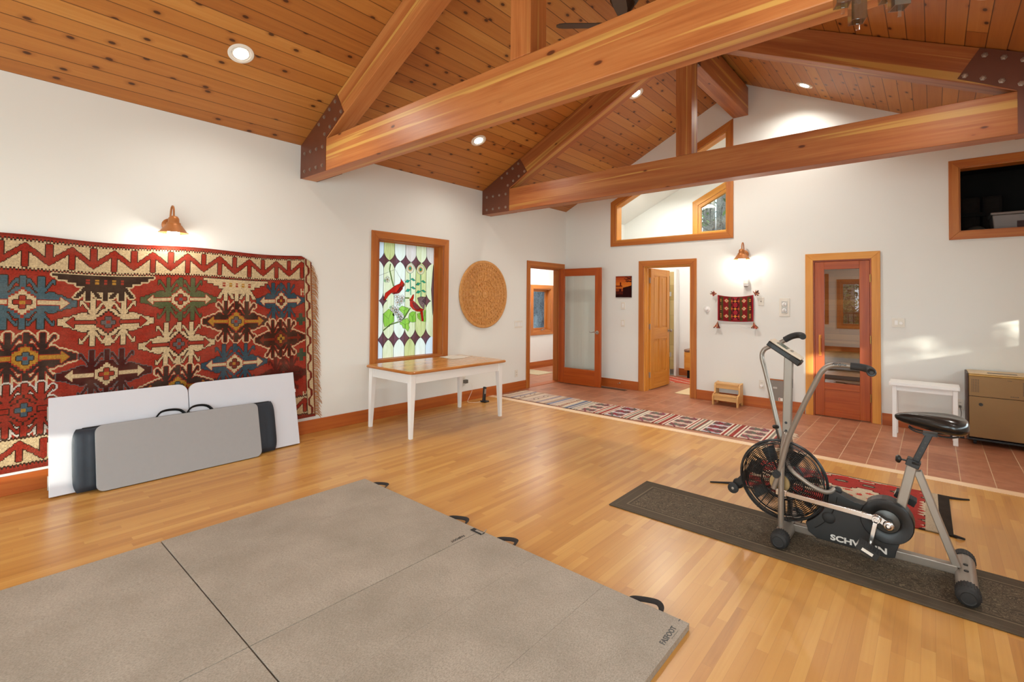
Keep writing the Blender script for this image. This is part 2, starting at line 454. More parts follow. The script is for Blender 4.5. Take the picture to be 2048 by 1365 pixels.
# ================================================================ shell
def ceiling_side(sign):
    mb = MB(); C = math.sqrt(1 + K * K)
    def P(s, y, up):
        x = s / C
        xx = x if sign > 0 else W - x
        n = Vector((-K * sign, 0, 1)).normalized()
        return Vector((xx, y, H + K * x)) + n * up
    s0, s1 = -0.25, XR * C
    vs = {}
    for a, s in enumerate((s0, s1)):
        for b, y in enumerate((YF - 0.1, YB + 0.0)):
            for c, up in enumerate((0.0, 0.09)):
                v = mb.bm.verts.new(P(s, y, up)); v[mb.tc] = Vector((y + (0 if sign > 0 else 17.3), s + (0 if sign > 0 else 11.808), up)); vs[a, b, c] = v
    for q in (((0, 0, 0), (0, 1, 0), (1, 1, 0), (1, 0, 0)), ((0, 0, 1), (1, 0, 1), (1, 1, 1), (0, 1, 1)), ((0, 0, 0), (1, 0, 0), (1, 0, 1), (0, 0, 1)),
              ((0, 1, 0), (0, 1, 1), (1, 1, 1), (1, 1, 0)), ((0, 0, 0), (0, 0, 1), (0, 1, 1), (0, 1, 0)), ((1, 0, 0), (1, 1, 0), (1, 1, 1), (1, 0, 1))):
        mb.face([vs[k] for k in q])
    return mb
make('ceiling', ceiling_side(1), M_ceil, kind='structure')
make('ceiling', ceiling_side(-1), M_ceil, kind='structure')

def slab(x0, x1, y0, y1, z0, z1, swap=False):
    mb = MB(); vs = mb.box(x0, x1, y0, y1, z0, z1)
    for v in vs: v[mb.tc] = Vector((v.co.y, v.co.x, 0)) if swap else Vector(v.co)
    return mb
THR0, THR1 = 5.37, 5.475
make('floor', slab(0, W, YF, THR0, -0.1, 0, True), M_floor, kind='structure')
make('floor_tile', slab(-1.38, W, THR1, 9.5, -0.1, 0), M_tile, kind='structure')
M_thr = wood('maple_threshold', '#dcb48a', '#e6c8a2', '#eed6b6', 0.35, 1, 30, coat=0.2)
make('trim_1', B(0, W, THR0, THR1, -0.1, 0.004), M_thr, kind='structure')

WIN1 = (3.39, 4.45, 0.70, 2.215)       # stained glass opening on the left wall (y, y, z, z)
DOOR1 = (6.37, 7.285, 0.0, 2.05)
mb = MB(); rect = lambda a: [(a[0], a[2]), (a[1], a[2]), (a[1], a[3]), (a[0], a[3])]
mb.panel([(YF, 0), (DOOR1[0], 0), (DOOR1[0], DOOR1[3]), (DOOR1[1], DOOR1[3]), (DOOR1[1], 0), (YB, 0), (YB, H), (YF, H)], [rect(WIN1)], lambda u, v, w: (w, u, v), 0.0, -0.16)
make('wall_left', mb, M_wall, kind='structure')
DOOR2 = (1.555, 2.33, 0.0, 2.045); DOOR3 = (3.945, 4.565, 0.0, 2.025)
POLY = [(1.037, 2.495), (2.858, 2.495), (2.858, 4.005), (1.037, 3.108)]
LOFT = (5.366, 6.08, 2.285, 3.01)
mb = MB()
mb.panel([(-0.16, 0), (DOOR2[0], 0), (DOOR2[0], DOOR2[3]), (DOOR2[1], DOOR2[3]), (DOOR2[1], 0), (DOOR3[0], 0), (DOOR3[0], DOOR3[3]), (DOOR3[1], DOOR3[3]), (DOOR3[1], 0), (W + 0.16, 0), (W + 0.16, H), (XR, ZR), (-0.16, H)],
         [POLY, rect(LOFT)], lambda u, v, w: (u, w, v), YB, YB + 0.16)
make('wall_back', mb, M_wall, kind='structure')
# the two walls the photo only shows by their light: windows to the right of and behind the camera
RW = [(-0.75, 6.35, 1.10, 1.50), (-2.6, -0.95, 0.4, 2.3)]  # first opening is an invented low ribbon, shaped to cast the end wall sun patch
FW = [(0.45, 1.60, 0.34, 0.80), (2.98, 3.50, 0.78, 2.12), (4.1, 5.7, 0.4, 2.3), (1.95, 2.6, 0.9, 2.3)]  # first opening is invented, sized to let low sun reach the far left
mb = MB(); mb.panel([(YF, 0), (YB, 0), (YB, H), (YF, H)], [rect(r) for r in RW], lambda u, v, w: (w, u, v), W, W + 0.16)
make('wall_right', mb, M_wall, kind='structure')
mb = MB(); mb.panel([(-0.16, 0), (W + 0.16, 0), (W + 0.16, H), (XR, ZR), (-0.16, H)], [rect(r) for r in FW], lambda u, v, w: (u, w, v), YF, YF - 0.16)
make('wall_front', mb, M_wall, kind='structure')

def inset(r, d): return [(r[0] - d, r[2] - d), (r[1] + d, r[2] - d), (r[1] + d, r[3] + d), (r[0] - d, r[3] + d)]
def plain_window(name, r, fn, w_in, w_out, label=None, trim=0.085, sash=0.045, mat=None, glass=None):
    """cased window in a wall; fn(u, v, w), w from the room face w_in to the outside w_out"""
    mat = mat or M_fir; d = 1 if w_out > w_in else -1
    t = thing(name, fn((r[0] + r[1]) / 2, r[2], (w_in + w_out) / 2), kind='structure')
    m = MB(); m.frame(inset(r, trim), rect(r), fn, w_in - 0.018 * d, w_in); make('casing', m, mat, t, bevel=0.003)
    m = MB(); m.frame(rect(r), inset(r, -0.016), fn, w_in, w_out); make('jamb', m, mat, t)
    mid = w_in + (w_out - w_in) * 0.72
    m = MB(); m.frame(inset(r, -0.016), inset(r, -0.016 - sash), fn, mid - 0.02 * d, mid + 0.02 * d); make('sash', m, mat, t, bevel=0.003)
    m = MB(); i = inset(r, -0.012 - sash); m.panel(i, [], fn, mid - 0.003, mid + 0.003); make('glass_pane', m, glass or M_glass, t)
    return t
for i, r in enumerate(RW): plain_window('window_%d' % (8 + i), r, lambda u, v, w: (w, u, v), W, W + 0.16)
for i, r in enumerate(FW): plain_window('window_%d' % (8 + len(RW) + i), r, lambda u, v, w: (u, w, v), YF, YF - 0.16)

# baseboards
BH = 0.142
for nm, a in (('baseboard_left', (0, 0.016, YF, 6.275, 0, BH)), ('baseboard_right', (W - 0.016, W, YF, YB - 0.016, 0, BH)),
              ('baseboard_back', (0.02, 1.462, YB - 0.016, YB, 0, BH)), ('baseboard_back', (2.42, 3.848, YB - 0.016, YB, 0, BH)), ('baseboard_back', (4.66, W - 0.016, YB - 0.016, YB, 0, BH)),
              ('baseboard_front', (0.016, W - 0.016, YF, YF + 0.016, 0, BH))):
    make(nm, B(*a), M_base, kind='structure', bevel=0.003)

# ---------------------------------------------------------------- door 1: glazed door on the left wall, swung open against the end wall
fnL = lambda u, v, w: (w, u, v)
fnB = lambda u, v, w: (u, w, v)
def cased_door(name, r, fn, w_in, w_out, mat, trim=0.088, jamb=None):
    d = 1 if w_out > w_in else -1
    t = thing(name, fn((r[0] + r[1]) / 2, 0, w_in), kind='structure')
    m = MB()
    o = [(r[0] - trim, 0), (r[0] - trim, r[3] + trim), (r[1] + trim, r[3] + trim), (r[1] + trim, 0)]; i = [(r[0], 0), (r[0], r[3]), (r[1], r[3]), (r[1], 0)]
    o2 = o + [None]; i2 = i + [None]
    m.frame(o2, i2, fn, w_in - 0.018 * d, w_in)
    m.frame(o2, i2, fn, w_out, w_out + 0.018 * d)
    make('casing', m, mat, t, bevel=0.003)
    m = MB(); k = 0.017
    i3 = [(r[0] + k, 0), (r[0] + k, r[3] - k), (r[1] - k, r[3] - k), (r[1] - k, 0), None]
    m.frame(i2, i3, fn, w_in, w_out)
    i4 = [(r[0] + k + .012, 0), (r[0] + k + .012, r[3] - k - .012), (r[1] - k - .012, r[3] - k - .012), (r[1] - k - .012, 0), None]
    mid = w_in + (w_out - w_in) * 0.5
    m.frame(i3, i4, fn, mid - 0.02, mid + 0.02)
    make('jamb', m, jamb or mat, t)
    return t
d1 = cased_door('door_1', DOOR1, fnL, 0.0, -0.16, M_fir)
LY0, LY1 = 7.150, 7.192                       # the leaf stands parallel to the end wall
m = MB(); lz0, lz1 = 0.012, 2.035; lx0, lx1 = 0.045, 0.905
for a in ((lx0, lx0 + 0.112, LY0, LY1, lz0, lz1), (lx1 - 0.112, lx1, LY0, LY1, lz0, lz1)): m.box(*a)
m.box(lx0 + 0.112, lx1 - 0.112, LY0, LY1, lz1 - 0.13, lz1); m.box(lx0 + 0.112, lx1 - 0.112, LY0, LY1, lz0, lz0 + 0.27)
leaf = make('door_leaf', m, M_firred, d1, bevel=0.003)
make('glass_pane', B(lx0 + 0.108, lx1 - 0.108, LY0 + 0.018, LY1 - 0.018, lz0 + 0.264, lz1 - 0.125), M_glass, leaf)
m = MB(); hx, hz = 0.842, 0.935
for yy, s in ((LY0, -1), (LY1, 1)):
    m.lathe([(0, 0.012), (0.030, 0.010), (0.032, 0.0)], (hx, yy, hz), (0, s, 0), 20)
    m.cyl((hx, yy, hz), (hx, yy + s * 0.05, hz), 0.009)
    m.tube([(hx, yy + s * 0.05, hz), (hx - 0.04, yy + s * 0.055, hz + 0.006), (hx - 0.085, yy + s * 0.052, hz - 0.004), (hx - 0.125, yy + s * 0.05, hz + 0.006)], [0.009, 0.008, 0.006, 0.005], 8)
make('handle', m, M_steel, leaf, smooth=True)
for z in (0.25, 1.02, 1.8):
    m = MB(); m.cyl((0.04, LY1 + 0.004, z - 0.045), (0.04, LY1 + 0.004, z + 0.045), 0.007); make('hinge', m, M_steel, leaf, smooth=True)

# ---------------------------------------------------------------- door 2: panelled door opened into the washroom
d2 = cased_door('door_2', DOOR2, fnB, YB, YB + 0.16, M_fir, jamb=M_firgold)
px0, px1 = 1.560, 1.602; dy0, dy1 = YB + 0.165, YB + 0.165 + 0.755
m = MB(); z0, z1 = 0.012, 2.02
st = 0.115
m.box(px0, px1, dy0, dy0 + st, z0, z1); m.box(px0, px1, dy1 - st, dy1, z0, z1)
for a, b in ((z0, 0.27), (0.83, 1.02), (z1 - 0.12, z1)): m.box(px0, px1, dy0 + st, dy1 - st, a, b)
ym = (dy0 + dy1) / 2
for a, b in ((0.27, 0.83), (1.02, z1 - 0.12)): m.box(px0, px1, ym - 0.05, ym + 0.05, a, b)
leaf2 = make('door_leaf', m, M_firgold, d2, bevel=0.004)
for a, b in ((0.27, 0.83), (1.02, z1 - 0.12)):
    for ya, yb in ((dy0 + st, ym - 0.05), (ym + 0.05, dy1 - st)):
        m = MB(); m.box(px0 + 0.013, px1 - 0.013, ya - 0.004, yb + 0.004, a - 0.004, b + 0.004, axis=(0, 0, 1))
        m.box(px0 + 0.007, px1 - 0.007, ya + 0.03, yb - 0.03, a + 0.03, b - 0.03, axis=(0, 0, 1)); make('door_panel', m, M_firgold, leaf2, bevel=0.004)
m = MB(); ky = dy1 - 0.06
for xx, s in ((px1, 1), (px0, -1)): m.lathe([(0.027, 0), (0.027, 0.006), (0.011, 0.01), (0.011, 0.03), (0.026, 0.042), (0.028, 0.056), (0.018, 0.068), (0, 0.07)], (xx, ky, 0.96), (s, 0, 0), 18)
make('knob', m, M_steel, leaf2, smooth=True)
for z in (0.25, 1.05, 1.82): make('hinge', B(px0 + 0.002, px1 - 0.004, dy0 - 0.012, dy0 + 0.001, z - 0.045, z + 0.045), M_steel, leaf2)

# ---------------------------------------------------------------- door 3: sauna door, closed
d3 = cased_door('door_3', DOOR3, fnB, YB, YB + 0.16, M_firgold, jamb=M_firred)
y0, y1 = YB - 0.004, YB + 0.038; X0, X1 = 3.965, 4.545; z0, z1 = 0.014, 2.004
gx0, gx1, gz0, gz1 = 4.068, 4.442, 0.44, 1.905
m = MB()
m.box(X0, gx0, y0, y1, z0, z1); m.box(gx1, X1, y0, y1, z0, z1); m.box(gx0, gx1, y0, y1, gz1, z1); m.box(gx0, gx1, y0, y1, 0.36, gz0); m.box(gx0, gx1, y0, y1, z0, 0.10)
m.box(gx0 - 0.004, gx1 + 0.004, y0 + 0.008, y1 - 0.008, 0.096, 0.364)
leaf3 = make('door_leaf', m, M_firred, d3, bevel=0.003)
make('glass_pane', B(gx0 - 0.004, gx1 + 0.004, y0 + 0.014, y0 + 0.022, gz0 - 0.004, gz1 + 0.004), M_glassm, leaf3)
m = MB(); m.tube([(4.022, y0 - 0.004, 0.80), (4.022, y0 - 0.03, 0.82), (4.022, y0 - 0.036, 0.92), (4.022, y0 - 0.03, 1.02), (4.022, y0 - 0.004, 1.04)], 0.012, 8)
m.box(4.008, 4.036, y0 - 0.012, y0, 0.785, 0.83); m.box(4.008, 4.036, y0 - 0.012, y0, 1.01, 1.055)
make('pull_handle', m, M_firgold, leaf3, smooth=True)
M_brass = plain('brass', lin('#b08a50'), 0.35, 0.9)
for z in (0.30, 1.02, 1.78):
    m = MB(); m.cyl((4.552, y0 - 0.008, z - 0.05), (4.552, y0 - 0.008, z + 0.05), 0.007); make('hinge', m, M_brass, leaf3, smooth=True)

# ---------------------------------------------------------------- window 2: tall five-sided... interior window over door 2
def offset_poly(o, i): return o, i
t = thing('window_2', (1.95, YB, 2.41), kind='structure')
OUT = [(0.943, 2.405), (2.948, 2.405), (2.948, 4.156), (0.943, 3.169)]
m = MB(); m.frame(OUT, POLY, fnB, YB - 0.02, YB); make('casing', m, M_fir, t, bevel=0.003)
k = 0.018; IN = [(1.037 + k, 2.495 + k), (2.858 - k, 2.495 + k), (2.858 - k, 4.005 - k * 1.6), (1.037 + k, 3.108 - k * 0.6)]
m = MB(); m.frame(POLY, IN, fnB, YB, YB + 0.16); make('jamb', m, M_firgold, t)
m = MB(); m.panel(IN, [], fnB, YB + 0.075, YB + 0.082); make('glass_pane', m, M_glass, t)

# ---------------------------------------------------------------- window 3: opening into the dark loft over the sauna
t = thing('window_3', ((LOFT[0] + LOFT[1]) / 2, YB, LOFT[2]), kind='structure')
m = MB(); m.frame(inset(LOFT, 0.088), rect(LOFT), fnB, YB - 0.02, YB); make('casing', m, M_fir, t, bevel=0.003)
m = MB(); m.frame(rect(LOFT), inset(LOFT, -0.012), fnB, YB, YB + 0.16); make('jamb', m, M_fir, t)

# ================================================================ trusses
M_rafter = M_beam
def truss(y0, label, mat):
    """tie beam, two rafters, king post and steel gussets, faces at y0 and y0 + 0.186"""
    y1 = y0 + 0.186; g = 0.006; c = 0.004
    t = thing('roof_truss', (XR, (y0 + y1) / 2, 2.752), label, 'truss', 'timber roof trusses')
    ya, yb = y0 + g, y1 - g
    ZB, ZT = 2.752, 3.077
    make('tie_beam', B(c, W - c, ya, yb, ZB, ZT), mat, t, bevel=0.006)
    dv = 0.305
    for s in (0, 1):
        X = lambda x: x if s == 0 else W - x
        def pt(x, drop): return (X(x), ya, H + K * x - drop)
        xs = (ZT - H + dv) / K          # where the lower edge meets the tie beam
        x0 = 0.02
        poly = [pt(x0, 0.004), pt(XR - 0.002, 0.004), pt(XR - 0.002, dv), (X(xs), ya, ZT + 0.001), (X(x0), ya, ZT + 0.001)]
        m = MB(); m.prism(poly, (0, yb - ya, 0), axis=(1, 0, K if s == 0 else -K)); make('rafter', m, mat, t, bevel=0.005)
        for yy, w in ((y0, g), (y1 - g, g)):
            gp = [(X(0.004), yy, ZB), (X(0.536), yy, ZB), (X(0.536), yy, 3.083), (X(0.868), yy, 3.265), (X(0.735), yy, H + K * 0.735 - 0.005), (X(0.004), yy, H - 0.006)]
            m = MB(); m.prism(gp, (0, w, 0), axis=(1, 0, 0)); gu = make('gusset_plate', m, M_rust, t)
            if yy != y0: continue
            spots = [(0.10 + 0.125 * i, 2.815) for i in range(4)] + [(0.10 + 0.125 * i, 3.005) for i in range(4)]
            for i in range(4):
                q = i * 0.105
                spots.append((0.395 + q, H + K * (0.395 + q) - 0.06)); spots.append((0.515 + q * 0.98, 3.125 + K * q * 0.98))
            for bx, bz in spots:
                m = MB(); p = Vector((X(bx), yy, bz))
                m.lathe([(0.021, 0.0), (0.021, 0.003), (0.015, 0.004), (0.015, 0.011), (0.010, 0.013), (0, 0.013)], p, (0, -1, 0), 6); make('bolt', m, M_bolt, gu)
    m = MB(); m.box(XR - 0.087, XR + 0.087, y0 + 0.006, y1 - 0.006, ZT + 0.001, ZR - dv - 0.01); make('king_post', m, mat, t, bevel=0.005)
    return t
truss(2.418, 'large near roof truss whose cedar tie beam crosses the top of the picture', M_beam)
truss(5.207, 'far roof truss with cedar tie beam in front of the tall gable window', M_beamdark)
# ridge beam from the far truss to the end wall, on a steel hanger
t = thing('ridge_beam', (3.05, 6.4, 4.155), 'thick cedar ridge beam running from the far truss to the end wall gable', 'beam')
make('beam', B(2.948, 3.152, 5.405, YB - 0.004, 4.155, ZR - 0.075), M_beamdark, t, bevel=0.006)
m = MB(); m.box(2.935, 3.165, 5.396, 5.404, 4.12, 4.50); m.box(2.935, 2.947, 5.40, 5.50, 4.14, 4.5); m.box(3.153, 3.165, 5.40, 5.50, 4.14, 4.5); m.box(2.935, 3.165, 5.40, 5.50, 4.142, 4.154)
hg = make('hanger', m, M_rust, t)
for z in (4.25, 4.4):
    m = MB(); m.lathe([(0.018, 0), (0.014, 0.01), (0, 0.012)], (3.165, 5.45, z), (1, 0, 0), 6); make('bolt', m, M_bolt, hg)
t0 = None

# ================================================================ rooms seen through the openings
M_hallwall = plain('hall_paint', (0.82, 0.81, 0.78), 0.6, var=0.01, scale=3)
# hall beyond door 1
HX = -1.38; HY0, HY1, HZ = 5.4, 9.3, 2.55
HW = (8.195, 8.83, 0.80, 1.725)
mb = MB(); mb.panel([(HY0, 0), (HY1, 0), (HY1, HZ), (HY0, HZ)], [rect(HW)], fnL, HX, HX - 0.16); make('wall_hall_left', mb, M_hallwall, kind='structure')
make('wall_hall_front', B(HX, -0.16, HY0 - 0.1, HY0, 0, HZ), M_hallwall, kind='structure')
make('wall_hall_back', B(HX, -0.16, HY1, HY1 + 0.1, 0, HZ), M_hallwall, kind='structure')
make('wall_hall_right', B(-0.16, -0.02, YB + 0.17, HY1, 0, HZ), M_hallwall, kind='structure')
make('ceiling_hall', B(HX, -0.16, HY0, HY1, HZ, HZ + 0.08), M_hallwall, kind='structure')
make('floor_hall', slab(HX, -0.0, HY0, THR1, -0.1, 0), M_tile, kind='structure')
make('baseboard_hall', B(HX, HX + 0.016, HY0, HY1, 0, BH), M_base, kind='structure')
make('trim_2', B(-0.16, 0.0, DOOR1[0], DOOR1[1], 0.0, 0.006), M_base, kind='structure')
wt = plain_window('window_4', HW, fnL, HX, HX - 0.16, trim=0.085)
m = MB(); m.tube([(HX + 0.02, 8.5, 0.83), (HX + 0.03, 8.55, 0.85), (HX + 0.03, 8.6, 0.835)], 0.006, 8); m.box(HX + 0.005, HX + 0.03, 8.47, 8.53, 0.816, 0.835); make('crank', m, M_steel, wt, smooth=True)
# washroom beyond door 2 and window 2 (vaulted, white)
BX0, BX1, BY0, BY1 = 0.0, 3.35, YB + 0.16, 9.55
GW = [(1.665, 2.80), (2.55, 2.80), (2.55, 3.81), (1.665, 3.365)]
mb = MB(); mb.panel([(BX0, 0), (BX1, 0), (BX1, ZR + .2), (BX0, ZR + .2)], [GW], fnB, BY1, BY1 + 0.16); make('wall_bath_back', mb, M_hallwall, kind='structure')
make('wall_bath_left', B(BX0, BX0 + 0.06, BY0, BY1, 0, H + .1), M_hallwall, kind='structure')
make('wall_bath_right', B(BX1, BX1 + 0.06, BY0, BY1, 0, ZR), M_hallwall, kind='structure')
m = MB(); m.prism([(-0.1, BY0, H - 0.06), (XR, BY0, ZR - 0.02), (XR, BY0, ZR + 0.06), (-0.1, BY0, H + 0.02)], (0, BY1 - BY0 + 0.1, 0)); make('ceiling_bath', m, M_hallwall, kind='structure')
m = MB(); m.prism([(XR, BY0, ZR - 0.02), (BX1 + 0.1, BY0, roof(BX1 + 0.1) - 0.02), (BX1 + 0.1, BY0, roof(BX1 + 0.1) + 0.06), (XR, BY0, ZR + 0.06)], (0, BY1 - BY0 + 0.1, 0)); make('ceiling_bath', m, M_hallwall, kind='structure')
t = thing('window_5', (2.1, BY1, 2.8), kind='structure')
GO = [(1.56, 2.70), (2.65, 2.70), (2.65, 3.99), (1.56, 3.44)]
m = MB(); m.frame(GO, GW, fnB, BY1 - 0.02, BY1); make('casing', m, M_firgold, t, bevel=0.003)
GI = [(1.71, 2.845), (2.505, 2.845), (2.505, 3.72), (1.71, 3.32)]
m = MB(); m.frame(GW, GI, fnB, BY1 + 0.0, BY1 + 0.09); make('sash', m, M_firgold, t, bevel=0.003)
m = MB(); m.panel(GI, [], fnB, BY1 + 0.05, BY1 + 0.056); make('glass_pane', m, M_glass, t)
make('baseboard_bath', B(1.29, BX1, BY1 - 0.016, BY1, 0, BH), M_base, kind='structure')
# loft and sauna
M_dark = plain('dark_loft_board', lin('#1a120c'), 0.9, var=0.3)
M_saunawd = wood('sauna_cedar', '#8a5426', '#a86c34', '#bd8446', 0.55, 1, 30)
SX0, SX1, SY0, SY1 = 3.6, W, YB + 0.16, 9.0
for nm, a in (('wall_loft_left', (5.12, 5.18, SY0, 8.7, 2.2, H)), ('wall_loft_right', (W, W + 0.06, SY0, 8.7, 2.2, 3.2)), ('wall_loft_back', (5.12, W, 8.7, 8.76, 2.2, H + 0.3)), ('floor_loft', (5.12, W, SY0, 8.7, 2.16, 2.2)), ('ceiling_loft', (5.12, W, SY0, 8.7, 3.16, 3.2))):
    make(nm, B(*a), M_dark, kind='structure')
M_saunapl = planks('sauna_boards', 0.09, 3.0, [(0.2, '#8a5426'), (0.5, '#a86c34'), (0.85, '#c08a4c')], 0.55, gap=0.04, gapcol='#3a200c')
def boards(x0, x1, y0, y1, z0, z1, ax):
    mb = MB(); vs = mb.box(x0, x1, y0, y1, z0, z1)
    for v in vs: v[mb.tc] = Vector((v.co.x if ax == 'x' else v.co.y, v.co.z, 0))
    return mb
make('wall_sauna_left', boards(SX0, SX0 + 0.05, SY0, SY1, 0, 2.1, 'y'), M_saunapl, kind='structure')
make('wall_sauna_right', boards(5.15, 5.2, SY0, SY1, 0, 2.1, 'y'), M_saunapl, kind='structure')
make('wall_sauna_back', boards(SX0, 5.2, SY1, SY1 + 0.05, 0, 2.1, 'x'), M_saunapl, kind='structure')
make('ceiling_sauna', slab(SX0, 5.2, SY0, SY1, 2.1, 2.14), M_saunapl, kind='structure')
make('ground', B(-30, 40, -40, 50, -0.45, -0.35), M_outdoor, kind='structure')
# ================================================================ stained glass window (window 1)
w1 = thing('window_1', (0, 3.92, 0.70), kind='structure')
m = MB(); m.frame(inset(WIN1, 0.088), rect(WIN1), fnL, 0.02, 0.0); make('casing', m, M_fir, w1, bevel=0.003)
m = MB(); m.frame(rect(WIN1), inset(WIN1, -0.018), fnL, 0.0, -0.16); make('jamb', m, M_fir, w1)
SASH_IN = (3.478, 4.362, 0.722, 2.185)
m = MB(); m.frame(inset(WIN1, -0.018), rect(SASH_IN), fnL, -0.085, -0.125); make('sash', m, M_fir, w1, bevel=0.003)
GX = -0.10
OP = dict(cream=opal('opal_cream', '#e9ebcf', '#cfd3a0'), pale=opal('opal_pale', '#eef2ea', '#dfe4d2'), grn=opal('opal_moss', '#d8dba0', '#b4ba72'), pink=opal('opal_rose', '#e6dcd8', '#cfc2b4'), blue=opal('opal_ice', '#dfeaf2', '#cfdde4'))
M_plum = opal('plum_glass', '#8a6072', '#6a4656', front=0.45); M_redg = opal('red_glass', '#e03020', '#c02018', front=0.45); M_maroon = opal('maroon_glass', '#a82222', '#841616', front=0.45)
M_leafg = opal('leaf_glass', '#b8f070', '#8cd85a', front=0.45); M_stemg = opal('stem_glass', '#7f9a5a', '#5a7a44', front=0.45); M_teal = opal('teal_glass', '#3fc0b0', '#249a90', front=0.45)
M_whiteg = opal('white_glass', '#ffffff', '#f2f6ff', front=0.45); M_mint = opal('mint_glass', '#bfe8c8', '#90d0a8', front=0.45); M_amber = opal('amber_glass', '#e0b040', '#c08a28', front=0.45); M_lilac = opal('speckled_plum_glass', '#a88aa4', '#54404f', (60, 60, 60), front=.45)
M_lead = plain('lead_came', lin('#2a2622'), 0.5, 0.6)
cols = [3.480, 3.551, 3.714, 3.884, 4.056, 4.234, 4.360]
def pane(mb, pts, lift):
    vs = [mb.bm.verts.new((GX + 0.002 + lift, y, z)) for y, z in pts]
    if len(vs) > 4:
        for tri in tessellate_polygon([[Vector((0, y, z)) for y, z in pts]]): mb.face([vs[i] for i in tri])
    else: mb.face(vs)
    mb.tag(vs, plainco=True)
keys = ['blue', 'grn', 'pale', 'pink', 'cream', 'pink']
keys2 = ['pale', 'cream', 'pale', 'cream', 'grn', 'cream']; keys3 = ['blue', 'cream', 'pale', 'grn', 'pale', 'blue']
order = list(OP); bg = MB()
for i in range(6):
    a, b = cols[i], cols[i + 1]
    for z0, z1, ks in ((1.96, 2.187, keys), (0.95, 1.96, keys2), (0.720, 0.95, keys3)):
        bg.mi = order.index(ks[i]); pane(bg, [(a, z0), (b, z0), (b, z1), (a, z1)], 0.0)
sg = make('stained_glass', bg, [OP[k] for k in order], w1)
def leadline(mb, pts, r=0.0024, lift=0.006, closed=False):
    p = [(GX + lift, y, z) for y, z in pts]
    if closed: p.append(p[0])
    mb.tube(p, r, 5, smooth=1)
ld = MB()
for c in cols[1:-1]: leadline(ld, [(c, 0.722), (c, 2.184)], lift=.0018)
def arcpts(a, b, bow, n=5):
    out = []
    dx, dz = b[0] - a[0], b[1] - a[1]; L = math.hypot(dx, dz)
    for i in range(n):
        t = i / n; k = 4 * t * (1 - t) * bow; out.append((a[0] + dx * t - dz / L * k, a[1] + dz * t + dx / L * k))
    return out
dm = MB()
def diamond(cy, cz, hw, hh, bow=0.014):
    P = [(cy + hw, cz), (cy, cz + hh), (cy - hw, cz), (cy, cz - hh)]
    pts = []
    for i in range(4): pts += arcpts(P[i], P[(i + 1) % 4], bow)
    pts = [(min(max(y, 3.481), 4.359), z) for y, z in pts]
    pane(dm, pts, 0.003); leadline(ld, pts, closed=True)
for i in range(1, 6): diamond(cols[i], 1.957, 0.085, 0.097)
for i in range(1, 6): diamond(cols[i], 0.955, 0.085, 0.112)
diamond(3.545, 1.445, 0.060, 0.092); diamond(4.238, 1.446, 0.078, 0.085); diamond(4.352, 1.6, 0.03, 0.35, 0.0)
make('diamond_row', dm, M_plum, sg)
G = {'bird1_body':[(3.548,1.452),(3.575,1.542),(3.656,1.594),(3.708,1.634),(3.791,1.668),(3.812,1.649),(3.8,1.598),(3.739,1.551),(3.664,1.544),(3.62,1.505),(3.577,1.448)],
'bird1_head':[(3.791,1.668),(3.811,1.701),(3.806,1.739),(3.845,1.696),(3.869,1.671),(3.859,1.635),(3.823,1.611),(3.812,1.649)],
'bird1_belly':[(3.804,1.63),(3.846,1.65),(3.839,1.599),(3.786,1.546),(3.702,1.529),(3.672,1.538),(3.747,1.555)],
'beak1':[(3.858,1.67),(3.88,1.658),(3.862,1.635)],
'bird2_head':[(3.948,1.457),(3.976,1.484),(4.008,1.53),(4.024,1.534),(4.021,1.484),(4.009,1.451),(3.977,1.444)],
'bird2_body':[(3.96,1.455),(4.009,1.451),(4.075,1.405),(4.134,1.352),(4.202,1.331),(4.16,1.298),(4.077,1.305),(4.011,1.332),(3.962,1.379)],
'bird2_wing':[(4.001,1.431),(4.075,1.392),(4.143,1.338),(4.093,1.319),(4.027,1.359)],
'bird2_tail':[(4.135,1.311),(4.177,1.318),(4.191,1.17),(4.159,1.171)],
'leaf1':[(3.551,1.28),(3.601,1.317),(3.63,1.342),(3.675,1.316),(3.714,1.265),(3.716,1.176),(3.678,1.158),(3.642,1.115),(3.604,1.123),(3.575,1.111),(3.552,1.18)],
'leaf2':[(3.8,1.18),(3.869,1.204),(3.924,1.222),(3.965,1.163),(3.942,1.131),(3.958,1.091),(3.935,1.04),(3.895,1.08),(3.856,1.088),(3.839,1.127),(3.808,1.141)],
'leaf3':[(3.774,1.341),(3.835,1.382),(3.882,1.366),(3.938,1.353),(3.947,1.326),(3.9,1.275),(3.877,1.223),(3.852,1.276),(3.805,1.315)],
'leaf4':[(3.955,1.281),(4.003,1.306),(4.057,1.299),(4.063,1.167),(4.014,1.161),(3.965,1.169),(3.94,1.222)],
'leaf5':[(4.086,1.272),(4.135,1.291),(4.149,1.171),(4.112,1.199),(4.092,1.219)],
'leaf6':[(4.194,1.318),(4.231,1.324),(4.23,1.162),(4.193,1.163)],
'purple':[(4.082,1.485),(4.14,1.505),(4.225,1.5),(4.21,1.392),(4.202,1.331),(4.151,1.365),(4.108,1.418)]}
bird = MB()
for k, lf in (('bird1_body', .004), ('bird1_head', .005)): pane(bird, G[k], lf); leadline(ld, G[k], .0018, .009, True)
bird.mi = 1; pane(bird, G['bird1_belly'], .0045); leadline(ld, G['bird1_belly'], .0018, .009, True)
bird.mi = 2; pane(bird, G['beak1'], .006); bird.mi = 3; pane(bird, [(3.835, 1.665), (3.855, 1.672), (3.862, 1.655), (3.852, 1.632)], .0062)
make('cardinal', bird, [M_redg, M_maroon, M_amber, M_plum], sg)
bird = MB()
for k, lf in (('bird2_body', .004), ('bird2_head', .005), ('bird2_tail', .005)): pane(bird, G[k], lf); leadline(ld, G[k], .0018, .009, True)
